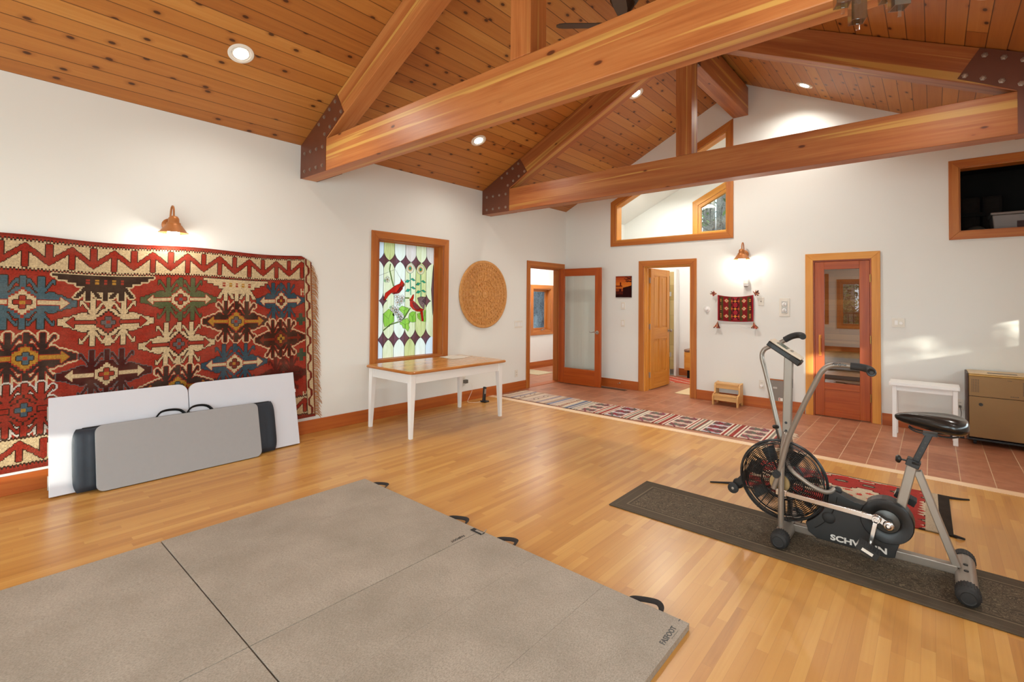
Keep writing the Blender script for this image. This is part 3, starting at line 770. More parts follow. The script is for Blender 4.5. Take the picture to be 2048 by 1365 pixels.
bird.mi = 1; pane(bird, G['bird2_wing'], .0055); leadline(ld, G['bird2_wing'], .0018, .0095, True)
bird.mi = 2; pane(bird, [(3.95, 1.47), (3.925, 1.483), (3.96, 1.482)], .006)
make('cardinal', bird, [M_redg, M_maroon, M_amber], sg)
for i in range(1, 7):
    lf = MB(); P = G['leaf%d' % i]; pane(lf, P, .0036 + .0002 * i); leadline(ld, P, .0018, .0085, True)
    cy = sum(p[0] for p in P) / len(P); cz = sum(p[1] for p in P) / len(P)
    for j in (0, len(P) // 3, 2 * len(P) // 3): leadline(ld, [(cy, cz), P[j]], .0011, .0085)
    make('leaf', lf, M_leafg, sg)
pp = MB(); pane(pp, G['purple'], .0036); leadline(ld, G['purple'], .0018, .0085, True); make('speckled_pane', pp, M_lilac, sg)
def ribbon(mb, pts, w, lift):
    for (a, b) in zip(pts, pts[1:]):
        d = Vector((b[0] - a[0], b[1] - a[1])).normalized(); n = Vector((-d.y, d.x)) * w
        pane(mb, [(a[0] + n.x, a[1] + n.y), (b[0] + n.x, b[1] + n.y), (b[0] - n.x, b[1] - n.y), (a[0] - n.x, a[1] - n.y)], lift)
stm = MB()
for pts in ([(3.65, 1.917), (3.636, 1.846), (3.668, 1.734), (3.7, 1.633)], [(3.554, 1.068), (3.656, 1.14), (3.792, 1.174), (3.877, 1.223), (3.97, 1.352)], [(3.880, 1.483), (3.952, 1.483)]): ribbon(stm, pts, 0.009, .0042)
make('stem', stm, M_stemg, sg)
ts = MB()
for pts in ([(3.959, 1.811), (3.965, 1.68), (3.975, 1.523)], [(4.135, 1.8), (4.141, 1.659), (4.144, 1.499)]): ribbon(ts, pts, 0.007, .0042)
for (y, z), s in (((3.916, 1.705), 1), ((4.007, 1.73), -1), ((3.926, 1.585), 1), ((4.014, 1.619), -1), ((4.091, 1.674), 1), ((4.184, 1.708), -1), ((4.097, 1.567), 1), ((4.189, 1.58), -1)):
    P = [(y - 0.042, z - 0.016 * (1 if s > 0 else -.3)), (y - 0.01, z + 0.02), (y + 0.042, z + 0.012 * s), (y + 0.01, z - 0.02)]
    pane(ts, P, .0048); leadline(ld, P, .0016, .0085, True)
make('flower_stalk', ts, M_teal, sg)
for cy, cz in ((3.956, 1.877), (4.130, 1.870)):
    f = MB(); R1 = 0.066
    f.mi = 0; pane(f, [(cy + R1 * math.cos(a * PI / 10), cz + R1 * math.sin(a * PI / 10)) for a in range(20)], .0040)
    f.mi = 1
    for a in range(14):
        th = a * 2 * PI / 14; pane(f, [(cy + 0.02 * math.cos(th - .3), cz + 0.02 * math.sin(th - .3)), (cy + 0.052 * math.cos(th), cz + 0.052 * math.sin(th)), (cy + 0.02 * math.cos(th + .3), cz + 0.02 * math.sin(th + .3))], .0062)
    f.mi = 2; pane(f, [(cy + 0.02 * math.cos(a * PI / 5), cz + 0.02 * math.sin(a * PI / 5)) for a in range(10)], .0075)
    leadline(ld, [(cy + R1 * math.cos(a * PI / 10), cz + R1 * math.sin(a * PI / 10)) for a in range(20)], .002, .008, True)
    make('daisy', f, [M_whiteg, M_amber, M_teal], sg)
for cy, cz in ((3.605, 1.716), (3.755, 1.495), (3.835, 1.482), (3.765, 1.425), (3.820, 1.440), (3.692, 1.345), (3.738, 1.296), (3.783, 1.270), (3.822, 1.240), (3.751, 1.335), (3.807, 1.205)):
    f = MB(); f.mi = 0; bl_ = 0.0002 * (int(cy * 1000) % 7)
    for a in range(5):
        th = a * 2 * PI / 5 + 0.3; c2 = (cy + 0.024 * math.cos(th), cz + 0.024 * math.sin(th)); P = [(c2[0] + 0.019 * math.cos(b * PI / 4), c2[1] + 0.019 * math.sin(b * PI / 4)) for b in range(8)]
        pane(f, P, .0050 + bl_ + .00003 * a); leadline(ld, P, .0013, .0085, True)
    f.mi = 1; pane(f, [(cy - .009, cz), (cy, cz + .009), (cy + .009, cz), (cy, cz - .009)], .0070)
    make('blossom', f, [M_whiteg, M_amber], sg)
mt = MB()
for cy, cz in ((3.66, 1.36), (3.71, 1.27), (3.775, 1.235), (3.80, 1.395), (3.865, 1.45), (3.57, 1.70)): pane(mt, [(cy - .022, cz), (cy, cz + .026), (cy + .022, cz), (cy, cz - .026)], .0038)
make('mint_leaf', mt, M_mint, sg)
leadline(ld, [(3.48, 1.757), (3.72, 1.85), (3.78, 1.77), (3.806, 1.739)], .0016, .0085); leadline(ld, [(3.84, 1.70), (3.884, 1.72)], .0016, .0085)
make('leading', ld, M_lead, sg, smooth=True)

# ================================================================ kilim on the left wall
M_woven = woven('kilim_wool'); M_woven2 = woven('flatweave_cotton', fuzz=0.18, wear=0.04)
RED, CREAM, BROWN, BLUE, GREEN, OCHRE, MAROON, GREY, DKRED = '#a03424', '#d6bd92', '#3e281c', '#4a646c', '#56603c', '#b5832e', '#5e241c', '#66605e', '#7c281c'
cv = Canvas(-0.30, 2.545, 0.165, 1.915, 0.0064)
U, V = cv.U, cv.V
cv.fill(np.ones_like(U, bool), RED)
def dil(m, k=1):
    for _ in range(k):
        n = m.copy(); n[1:] |= m[:-1]; n[:-1] |= m[1:]; n[:, 1:] |= m[:, :-1]; n[:, :-1] |= m[:, 1:]; m = n
    return m
def q(a, s): return np.round(a / s) * s
def medallion(cy, cz, hw, hh, body, inner, cross, heart, arrow, edge, top=True, bot=True, left=None):
    u = (U - cy) / hw; v = (V - cz) / hh
    uq, vq = q(u, 0.055), q(v, 0.055)
    au, av = np.abs(u), np.abs(v); auq, avq = np.abs(uq), np.abs(vq)
    core = (avq <= 0.11 + 0.66 * np.clip(0.97 - auq, 0, 1)) & (auq <= 1.0)
    core &= (avq <= 0.58)
    ft = lambda a: q(a, 0.03)
    horns = np.zeros_like(core)
    for c in (0.0, 0.33, -0.33): horns |= (np.abs(u - c) < 0.055) & (avq <= 1.0) & (av > 0.2)
    arms = np.zeros_like(core)
    for c in (0.33, -0.33):
        for s in (1, -1):
            d = (u - c) * s
            arms |= (np.abs(d - 0.045 - (ft(av) - 0.44) * 0.42) < 0.028) & (av > 0.44) & (av < 0.90)
            arms |= (d > 0.18) & (d < 0.262) & (av > 0.66) & (av < 0.90) & (np.abs(d - 0.262) < (av - 0.64) * 0.28)
    cuts = np.zeros_like(core)
    for c in (0.33, -0.33):
        for s in (1, -1):
            d = (u - c) * s
            cuts |= (np.abs(d - 0.085 - (ft(av) - 0.36) * 0.42) < 0.024) & (av > 0.34) & (av < 0.80)
    full = core | horns | arms
    full &= ~(cuts & ~horns & ~arms)
    lim = np.ones_like(full)
    if not top: lim &= v < 0.0
    if not bot: lim &= v > 0.0
    full &= lim
    if edge[1]: cv.fill(dil(full, 3) & ~dil(full, 1) & dil(lim, 2), edge[1])
    cv.fill(dil(full, 1) & ~full, edge[0]); cv.fill(full, body)
    if inner:
        dmd = auq / 0.34 + avq / 0.50
        cv.fill((dmd < 1.12) & lim, arrow[1]); cv.fill((dmd < 0.98) & lim, inner)
        ar = ((av < 0.075) & (au > 0.26) & (au < 0.78)) | ((au > 0.70) & (av < 0.24 * (0.86 - au) / 0.16) & (au < 0.86))
        cv.fill(dil(ar & lim, 1), arrow[1]); cv.fill(ar & lim, arrow[0])
        cr = ((au < 0.155) & (av < 0.085)) | ((au < 0.055) & (av < 0.24))
        cv.fill(dil(cr & lim, 1), BROWN); cv.fill(cr & lim, cross); cv.fill((au < 0.045) & (av < 0.07) & lim, heart)
T = [  # rows as they hang: (y, z, half width, half height, ...)
    (0.336, 1.410, .300, .197, BLUE, CREAM, RED, OCHRE, (CREAM, RED), (BROWN, None)),
    (0.359, 0.994, .285, .190, '#3a2a24', OCHRE, BLUE, RED, (OCHRE, RED), (RED, CREAM)),
    (0.359, 0.610, .285, .190, RED, RED, '#46606e', OCHRE, (RED, BROWN), (BROWN, '#d9cfc0')),
    (0.838, 1.261, .300, .190, CREAM, RED, GREY, RED, (RED, BROWN), (BROWN, None)),
    (0.835, 0.836, .298, .195, '#4c1c18', CREAM, RED, OCHRE, (CREAM, MAROON), (GREY, None)),
    (0.835, 0.430, .290, .190, '#3f5f68', CREAM, RED, OCHRE, (CREAM, RED), (BROWN, None)),
    (1.341, 1.442, .285, .189, GREEN, CREAM, RED, GREY, (CREAM, RED), (MAROON, None)),
    (1.334, 1.042, .285, .189, CREAM, RED, GREY, RED, (RED, BROWN), (BROWN, None)),
    (1.334, 0.660, .275, .189, '#3c2a22', OCHRE, BLUE, RED, (OCHRE, RED), (RED, CREAM)),
    (1.806, 1.236, .279, .195, '#40291c', OCHRE, GREY, RED, (OCHRE, RED), (RED, CREAM)),
    (1.800, 0.824, .282, .188, '#36505c', CREAM, DKRED, OCHRE, (CREAM, RED), (MAROON, None)),
    (1.800, 0.430, .275, .188, CREAM, RED, GREY, RED, (RED, BROWN), (BROWN, None)),
    (2.223, 1.438, .235, .187, '#33505c', CREAM, DKRED, OCHRE, (CREAM, RED), (MAROON, None)),
    (2.215, 1.044, .236, .192, '#46281a', '#7a2a18', OCHRE, BROWN, ('#7a2a18', BROWN), (RED, CREAM)),
    (2.240, 0.660, .236, .187, '#5e241a', MAROON, DKRED, BROWN, (MAROON, BROWN), (DKRED, None)),
    (-0.14, 1.22, .285, .19, CREAM, RED, GREY, RED, (RED, BROWN), (BROWN, None)), (-0.14, 0.80, .285, .19, GREEN, CREAM, RED, GREY, (CREAM, RED), (MAROON, None)),
]
for a in T: medallion(*a)
for cy, hw, body, ed in ((0.815, .325, '#3a281e', CREAM), (1.807, .285, CREAM, BROWN)):      # half medallions under the top border
    z0 = 1.640
    u = np.abs(U - cy) / hw; d = z0 - V
    m1 = (d > 0) & (d < q((1 - u) * 0.135 + 0.018, 0.0225)) & (u < 1.0)
    m2 = np.zeros_like(m1)
    for c in (0.33, -0.33, 0.0): m2 |= (np.abs((U - cy) / hw - c) < 0.055) & (d > 0) & (d < 0.205)
    for c in (0.33, -0.33):
        for s in (1, -1): m2 |= (np.abs(((U - cy) / hw - c) * s - (q(d, 0.015) - 0.075) * 2.0) < 0.05) & (d > 0.075) & (d < 0.185)
    mm = m1 | m2
    if ed == CREAM: cv.fill(dil(mm, 2), CREAM); cv.fill(mm, body)
    else: cv.fill(dil(mm, 1), BROWN); cv.fill(mm, body)
    for i in range(-2, 3): cv.fill((np.abs(U - cy - i * 0.055) < 0.012) & (np.abs(d - 0.05) < 0.022) & (np.abs(np.mod(V * 120, 2) - 1) > .35), OCHRE if i % 2 else RED)
for cy, cz in ((2.418, 1.235), (2.418, 0.855)): cv.fill(((np.abs(U - cy) < .048) & (np.abs(V - cz) < .022)) | ((np.abs(U - cy) < .018) & (np.abs(V - cz) < .065)), '#43503a')
for cy, cz in ((2.445, 1.53), (2.445, 0.42)): cv.fill((np.abs(np.abs(U - cy) - .014) < .006) & (np.abs(V - cz) < .035) | ((np.abs(U - cy) < .02) & (np.abs(V - cz) < .005)), CREAM)
for z0, z1, lo, hi in ((1.66, 1.875, 1.715, 1.835), (0.215, 0.405, 0.25, 0.365)):         # zigzag borders, top and bottom
    tooth = np.mod(np.floor(U / 0.0105), 2) * 0.012
    band = (V > z0) & (V < z1); cv.fill((V > z0 - 0.016 + tooth) & (V < z1 + 0.016 - tooth), BROWN); cv.fill((V > z0 + tooth * .8) & (V < z1 - tooth * .8), CREAM)
    per = 0.262; ph = np.mod(U - 0.08, per) / per; tri = np.abs(2 * ph - 1)
    zz = lo + q(tri, .07) * (hi - lo); mk = (np.abs(V - zz) < 0.021) & band
    post = (np.abs(np.mod(U - 0.08 + .02, per) - 0.02) < 0.017) & (V < hi) & (V > z0 + 0.02) | (np.abs(np.mod(U - 0.08 + .02 - per / 2, per) - 0.02) < 0.017) & (V > lo) & (V < z1 - 0.02)
    mk |= post & band; cv.fill(dil(mk, 1) & band, BROWN); cv.fill(mk, '#9c3020')
cv.fill((U > 2.462) & (V > 0.19) & (V < 1.885), BROWN); cv.fill((U > 2.470) & (U < 2.530) & (V > 0.20) & (V < 1.88), CREAM)
wv = 2.498 + 0.014 * np.clip(np.sin(V * 2 * PI / 0.19) * 1.8, -1, 1); cv.fill((np.abs(U - wv) < 0.011) & (V > .2) & (V < 1.88), '#7a2a1c')
cv.fill((U > 2.530) | (V < 0.188) | (V > 1.893), '#8c2a1c')
cv.fill(U > 2.537, MAROON)
cv.keep = ~((U > 2.44) & (V > 1.915 - 0.6 * np.clip(U - 2.44, 0, 1)))
cv.img = cv.img * 0.80; cv.noise(0.18, 3, rows=0.12)
kil = thing('kilim_tapestry', (0.012, 1.1, 0.165), 'large red geometric kilim hung on the left wall under the copper lamp', 'tapestry')
def hang(u, v):
    top = (v - 0.165) / 1.75
    sag = 0.010 * np.sin(u * 5.2 + 0.4) * top + 0.02 * (1 - top) * np.clip((u - 1.5), 0, 2) * 0.6
    skew = 0.085 * np.clip(1 - top, 0, 1) * np.clip((u - 1.8) / 0.75, 0, 1)
    return (0.017 + 0.004 * np.sin(u * 9 + v * 2) + 0.003 * np.sin(v * 7), u + skew, v + sag)
cv.build('weave', hang, (-0.006, 0, 0), M_woven, kil)
M_fringe = plain('tan_wool_fringe', lin('#a8713a'), 0.95, var=0.3, scale=60)
m = MB()
for i in range(150):
    z = 0.20 + 1.63 * i / 149 + random.uniform(-.004, .004); top = (z - 0.165) / 1.75
    y = 2.545 + 0.085 * (1 - top) - (0.02 if z > 1.78 else 0); L = random.uniform(0.045, 0.085)
    m.tube([(0.018, y - .006, z), (0.018, y + L * .5, z - 0.012), (0.014, y + L, z - 0.05 - random.uniform(0, .02))], [0.0035, 0.003, 0.0015], 5, 2)
make('fringe', m, M_fringe, kil, smooth=True, kind='stuff')

# ================================================================ folded white table, bag and grey board leaning on the left wall
M_laminate = plain('white_laminate', lin('#c6c7cd'), 0.35, var=0.02, scale=4)
M_edge = plain('beige_edge_band', lin('#c9a98c'), 0.5)
def rrect(u0, u1, v0, v1, r, corners=(1, 1, 1, 1), n=6):
    out = []
    for (cu, cv_, a0, pu, pv), on in zip(((u0 + r, v0 + r, PI, u0, v0), (u1 - r, v0 + r, 1.5 * PI, u1, v0), (u1 - r, v1 - r, 0, u1, v1), (u0 + r, v1 - r, .5 * PI, u0, v1)), corners):
        if on: out += [(cu + r * math.cos(a0 + .5 * PI * i / n), cv_ + r * math.sin(a0 + .5 * PI * i / n)) for i in range(n + 1)]
        else: out.append((pu, pv))
    return out
tb = thing('folding_table', (0.3, 1.38, 0.0), 'white double-leaf folding table leaning upright against the kilim', 'table')
# leaning plane: foot at x = 0.34, top at x = 0.12
def lean(x0, x1, zt):
    s = (x1 - x0) / zt; n = Vector((1, 0, -s)).normalized() if x1 < x0 else Vector((1, 0, -s)).normalized()
    L = math.hypot(x1 - x0, zt); up = Vector((x1 - x0, 0, zt)) / L; nn = Vector((up.z, 0, -up.x))
    return lambda u, v, w: Vector((x0, u, 0.0)) + up * v + nn * w
fl = lean(0.315, 0.135, 0.705)
y0, ym, y1 = 0.480, 1.374, 2.308
for a, b, cn in ((y0, ym - 0.003, (0, 0, 1, 0)), (ym + 0.003, y1, (0, 0, 0, 1))):
    m = MB(); m.prism([fl(u, v, 0.022) for u, v in rrect(a, b, 0.008, 0.720, 0.075, cn)], fl(0, 0, -0.006) - fl(0, 0, 0.022), plainco=True); pn = make('table_leaf', m, M_laminate, tb, bevel=0.002)
    m = MB(); m.prism([fl(u, v, -0.007) for u, v in rrect(a + .003, b - .003, 0.010, 0.7205, 0.073, cn)], fl(0, 0, -0.024) - fl(0, 0, -0.007), plainco=True); make('edge_band', m, M_edge, pn)
for a in (0.82, 1.92): make('grip_slot', B(0, 1, 0, 1, 0, 1, M=axes(fl(a, 0.7205, -0.012), (0, 1, 0), fl(0, 0, 1) - fl(0, 0, 0)) @ Matrix.Diagonal((0.16, 0.012, -0.0016, 1))), M_black, tb)
make('latch', B(0, 1, 0, 1, 0, 1, M=axes(fl(y1, 0.52, -0.01), (0, 1, 0), fl(0, 1, 0) - fl(0, 0, 0)) @ Matrix.Diagonal((0.012, 0.03, 0.02, 1))), M_white, tb)
for v in (0.06, 0.30, 0.56): make('hinge', B(0, 1, 0, 1, 0, 1, M=axes(fl(y0 - 0.006, v, -0.012), (0, 1, 0), fl(0, 1, 0) - fl(0, 0, 0)) @ Matrix.Diagonal((0.008, 0.10, 0.018, 1))), M_steel, tb)
M_navy = plain('navy_nylon', lin('#151e29'), 0.5, var=0.25, scale=18, bump=0.2, bscale=40)
fb = lean(0.372, 0.250, 0.46)
bag = thing('carry_bag', (0.36, 1.33, 0.0), 'long navy nylon carry bag standing between the white table and the grey board', 'bag')
m = MB(); NU, NV = 90, 22; rr = random.Random(8); folds = [(rr.uniform(.62, 2.05), rr.uniform(.05, .42), rr.uniform(-1.1, 1.1), rr.uniform(.05, .16)) for _ in range(70)]
def bagpt(i, j, side):
    a, b = i / NU * 2 - 1, j / NV * 2 - 1
    u, v = 1.3375 + .7375 * a, .2435 + .2315 * b
    k = max(0.0, 1 - abs(a) ** 14) ** .5 * max(0.0, 1 - abs(b) ** 7) ** .5
    sq = 1 - .035 * abs(b) ** 6 * abs(a) ** 20; u = 1.3375 + (u - 1.3375) * sq
    w = 0.0
    if side > 0:
        for fu, fv, an, ln in folds:
            du, dv = u - fu, v - fv; p, q_ = du * math.cos(an) + dv * math.sin(an), -du * math.sin(an) + dv * math.cos(an)
            if abs(p) < ln: w += .0028 * math.exp(-(q_ / .011) ** 2) * (1 - (p / ln) ** 2)
        w -= .004 * math.exp(-((abs(a) - .885) / .012) ** 2)
    return fb(u, v, (0.021 * k + w * k) if side > 0 else -0.017 * k)
gridv = [[[m.bm.verts.new(bagpt(i, j, s)) for j in range(NV + 1)] for i in range(NU + 1)] for s in (1, -1)]
for g_ in gridv:
    for i in range(NU):
        for j in range(NV): m.face([g_[i][j], g_[i + 1][j], g_[i + 1][j + 1], g_[i][j + 1]])
bmesh.ops.remove_doubles(m.bm, verts=m.bm.verts[:], dist=1e-4); make('bag_body', m, M_navy, bag, smooth=70)
for (u0, u1, hh) in ((1.12, 1.34, 0.05), (1.34, 1.55, 0.055)):
    m = MB(); m.tube([fb(u0, 0.465, 0.0), fb(u0 + .04, 0.49 + hh * .5, 0.0), fb((u0 + u1) / 2, 0.475 + hh, 0.0), fb(u1 - .04, 0.49 + hh * .4, 0.0), fb(u1, 0.465, 0.0)], 0.01, 8, 4, flat=(0.004, 0.014)); make('strap', m, M_black, bag, smooth=True)
m = MB(); m.tube([fb(0.66, 0.476, 0.002), fb(1.3, 0.477, 0.002), fb(2.03, 0.476, 0.002)], 0.004, 6, 4); make('zip', m, M_black, bag, smooth=True)
fg = lean(0.432, 0.296, 0.462)
M_greyb = plain('grey_board', lin('#92908f'), 0.42, var=0.03, scale=30)
gb = thing('padded_board', (0.42, 1.3, 0.0), 'grey rounded board leaning on the navy bag, lowest in front', 'board')
m = MB(); m.prism([fg(u, v, 0.012) for u, v in rrect(0.728, 1.905, 0.004, 0.492, 0.05)], fg(0, 0, -0.008) - fg(0, 0, 0.012), plainco=True); make('board_panel', m, M_greyb, gb, bevel=0.003)

# ================================================================ white table with a wooden top under the stained glass
M_oak = wood('oak_tabletop', '#b07838', '#c48c4a', '#d2a060', 0.22, 1, 30, coat=0.5)
M_oakedge = wood('oak_edge', '#9a5a22', '#ae6a2c', '#bd7a38', 0.3, 1, 30)
tt = thing('wooden_top_table', (0.635, 3.865, 0), 'white table with a varnished wooden top under the stained glass window', 'table')
m = MB(); m.prism([(u, v, 0.683) for u, v in rrect(0.215, 1.055, 3.12, 4.605, 0.06)], (0, 0, 0.029), axis=(0, 1, 0)); make('tabletop', m, [M_oak], tt, bevel=0.005)
m = MB(); R = rrect(0.212, 1.058, 3.117, 4.608, 0.062)
m.tube([(u, v, 0.695) for u, v in R] + [(R[0][0], R[0][1], 0.695)], 0.014, 8, 1, caps=False); make('tabletop_edge', m, M_oakedge, tt, smooth=True)
m = MB()
for a in ((0.27, 1.0, 3.165, 3.187), (0.27, 1.0, 4.535, 4.557), (0.262, 0.284, 3.20, 4.53), (0.985, 1.007, 3.20, 4.53)): m.box(*a, 0.575, 0.682)
make('apron', m, M_white, tt, bevel=0.002)
for lx in (0.232, 0.952):
    for ly in (3.150, 4.512):
        m = MB(); a, b = 0.062, 0.036
        vt = [m.bm.verts.new((lx + (0 if (lx < .5) else a) + (1 if lx < .5 else -1) * i * s, ly + (0 if ly < 4 else a) + (1 if ly < 4 else -1) * j * s, z)) for z, s in ((0.0, b), (0.56, a), (0.682, a)) for i, j in ((0, 0), (1, 0), (1, 1), (0, 1))]
        for r_ in range(2):
            for c_ in range(4): m.face([vt[r_ * 4 + c_], vt[r_ * 4 + (c_ + 1) % 4], vt[r_ * 4 + 4 + (c_ + 1) % 4], vt[r_ * 4 + 4 + c_]])
        m.face(vt[:4]); m.face(vt[8:]); m.tag(vt, (0, 0, 1)); make('leg', m, M_white, tt, bevel=0.002)
M_paper = plain('paper', lin('#e6e0d4'), 0.7, var=0.03)
pp = thing('paper_sheet', (0.33, 4.33, 0.7125), 'loose white sheets of paper at the far back corner of the wooden table', 'paper')
m = MB(); m.box(-.15, .15, -.105, .105, 0, 0.0006, M=Matrix.Translation((0.36, 4.40, 0.7130)) @ Matrix.Rotation(0.35, 4, 'Z')); make('sheet', m, M_paper, pp)
m = MB(); m.box(-.15, .15, -.105, .105, 0, 0.0006, M=Matrix.Translation((0.40, 4.28, 0.7140)) @ Matrix.Rotation(-0.15, 4, 'Z')); make('sheet', m, M_paper, pp)
# outlet, adaptor and cradle under the table
M_plate = plain('ivory_plate', lin('#dcd6c8'), 0.4, var=0.02)
M_slot = plain('dark_slot', lin('#3a342c'), 0.6)
def wall_plate(name, label, cat, c, w, h, n, kind, group=None):
    """plate on a wall; n = outward normal 'x' (left wall) or 'y' (end wall)"""
    def P(u, v, d): return Vector((d, c[0] + u, c[1] + v)) if n == 'x' else Vector((c[0] + u, YB - d, c[1] + v))
    t = thing(name, P(0, -h / 2, 0), label, cat, group)
    def bx(u0, u1, v0, v1, d0, d1):
        a, b = P(u0, v0, d0), P(u1, v1, d1); return B(min(a.x, b.x), max(a.x, b.x), min(a.y, b.y), max(a.y, b.y), min(a.z, b.z), max(a.z, b.z))
    make('face_plate', bx(-w / 2, w / 2, -h / 2, h / 2, 0.0005, 0.006), M_plate, t, bevel=0.002)
    if kind == 'outlet':
        for s in (1, -1):
            so = make('socket', bx(-.017, .017, s * .021 - .014, s * .021 + .014, 0.006, 0.0085), M_plate, t, bevel=0.002)
            for q_ in (-.006, .006): make('slot', bx(q_ - .0015, q_ + .0015, s * .021 - .005, s * .021 + .006, 0.0084, 0.0092), M_slot, so)
    elif kind.startswith('switch'):
        k = int(kind[6:]); 
        for i in range(k):
            o = (i - (k - 1) / 2) * 0.046; make('rocker', bx(o - .016, o + .016, -.033, .033, 0.006, 0.010), M_white, t, bevel=0.002)
    return t, bx
wall_plate('wall_switch', 'four gang light switch plate between the carved disc and the hall door', 'switch', (6.08, 1.073), 0.20, 0.118, 'x', 'switch4')
wall_plate('wall_outlet', 'small outlet low on the left wall beside the hall door', 'outlet', (6.035, 0.275), 0.072, 0.118, 'x', 'outlet')
ot, bx = wall_plate('wall_outlet', 'outlet with a plugged grey adaptor behind the wooden top table', 'outlet', (4.86, 0.315), 0.072, 0.118, 'x', 'outlet')
ad = thing('power_adaptor', (0.03, 4.87, 0.26), 'grey power adaptor plugged in behind the white table with its thin wire', 'adaptor')
make('adaptor_body', B(0.010, 0.055, 4.845, 4.905, 0.262, 0.312), plain('adaptor_grey', lin('#5c574e'), 0.5), ad, bevel=0.004)
m = MB(); m.tube([(0.05, 4.905, 0.28), (0.06, 4.97, 0.24), (0.055, 4.985, 0.15), (0.05, 4.93, 0.05), (0.10, 4.86, 0.004), (0.2, 4.92, 0.004), (0.235, 4.985, 0.010)], 0.0022, 6, 5); make('wire', m, M_plate, ad, smooth=True)
cr = thing('phone_cradle', (0.26, 5.02, 0.0), 'small black phone cradle on the floor behind the far table leg', 'phone')
m = MB(); m.box(0.21, 0.31, 4.99, 5.08, 0.001, 0.022); make('cradle_base', m, M_black, cr, bevel=0.006)
m = MB(); m.box(-.014, .014, -.024, .024, 0, 0.20, M=Matrix.Translation((0.25, 5.03, 0.015)) @ Matrix.Rotation(-0.22, 4, 'X') @ Matrix.Rotation(-0.12, 4, 'Y')); make('handset', m, M_black, cr, bevel=0.006)
m = MB(); m.box(.0142, .0150, -.018, .018, 0.10, 0.17, M=Matrix.Translation((0.25, 5.03, 0.015)) @ Matrix.Rotation(-0.22, 4, 'X') @ Matrix.Rotation(-0.12, 4, 'Y')); make('screen', m, M_steel, cr)

# ================================================================ carved disc
M_carv = NT('carved_disc_wood'); o_ = M_carv.obj(); n_ = M_carv.noise(o_, 26, 3, 0.6)
M_carv = M_carv.done(M_carv.bsdf(M_carv.ramp(n_, [(0.3, lin('#b87c3c')), (0.7, lin('#d29a58'))]), 0.38, 0, M_carv.bump(M_carv.noise(o_, 60, 2), 0.12, 0.003), 0.5))
DC = Vector((0.004, 5.250, 1.553)); DR = 0.508
dsc = thing('carved_wall_disc', DC - Vector((0, 0, DR)), 'round carved wooden relief disc on the left wall between window and hall door', 'wall art')
m = MB(); m.lathe([(0, 0), (DR - .01, 0), (DR, 0.006), (DR, 0.026), (DR - .012, 0.033), (DR - .035, 0.033), (DR - .04, 0.027), (0, 0.027)], DC, (1, 0, 0), 96); make('disc', m, M_carv, dsc, smooth=30)
m = MB(); rr = random.Random(5)
def onring(r, th): return DC + Vector((0.027, r * math.sin(th), r * math.cos(th)))
def ringbar(r, t=0.006, hgt=0.008, a0=0, a1=2 * PI, n=72): m.tube([onring(r, a0 + (a1 - a0) * i / n) for i in range(n + 1)], t, 6, 1, caps=(a1 - a0 < 6))
for r in (0.13, 0.20, 0.275, 0.345, 0.415): ringbar(r)
for r0, r1, n in ((0.065, 0.125, 12), (0.137, 0.195, 20), (0.208, 0.27, 28), (0.283, 0.34, 36), (0.352, 0.41, 44), (0.422, 0.462, 60)):
    for i in range(n):
        th = 2 * PI * i / n; rc = (r0 + r1) / 2; p = onring(rc, th); tang = Vector((0, math.cos(th), -math.sin(th))); rad = Vector((0, math.sin(th), math.cos(th)))
        Mx = axes(p, tang, rad); k = (r1 - r0) * 0.40; w_ = min(k, rc * PI / n * 0.72)
        h_ = 0.007 + rr.random() * 0.006
        if i % 2: m.box(-w_, w_, -k, k, -0.002, h_, M=Mx); m.box(-w_ * .5, w_ * .5, -k * .5, k * .6, h_, h_ + .004, M=Mx)
        else: m.lathe([(w_ * 1.1, 0), (w_ * .9, h_), (w_ * .4, h_ + .002), (0, h_ * .6)], p, (1, 0, 0), 8)
for i in range(8):                                 # rays
    th = 2 * PI * i / 8; rad = Vector((0, math.sin(th), math.cos(th))); tang = Vector((0, math.cos(th), -math.sin(th)))
    L = 0.33 if i % 2 == 0 else 0.26; b = onring(0.20, th); m.prism([b - tang * .035, b + tang * .035, onring(L, th)], (0.016, 0, 0))
m.lathe([(0.064, 0), (0.064, 0.012), (0.05, 0.016), (0.035, 0.012), (0.02, 0.02), (0, 0.022)], DC + Vector((0.027, 0, 0)), (1, 0, 0), 24)
for s in (1, -1): m.tube([DC + Vector((0.030, s * y, z)) for y, z in ((0.30, -0.16), (0.24, -0.27), (0.15, -0.345), (0.075, -0.355), (0.055, -0.32), (0.085, -0.30), (0.10, -0.325))], [.012, .012, .012, .011, .010, .009, .006], 7, 4)
for s in (1, -1): m.tube([DC + Vector((0.030, s * y, z)) for y, z in ((0.02, -0.30), (0.03, -0.37), (0.06, -0.43))], 0.01, 7, 3)
make('relief', m, M_carv, dsc, smooth=35)

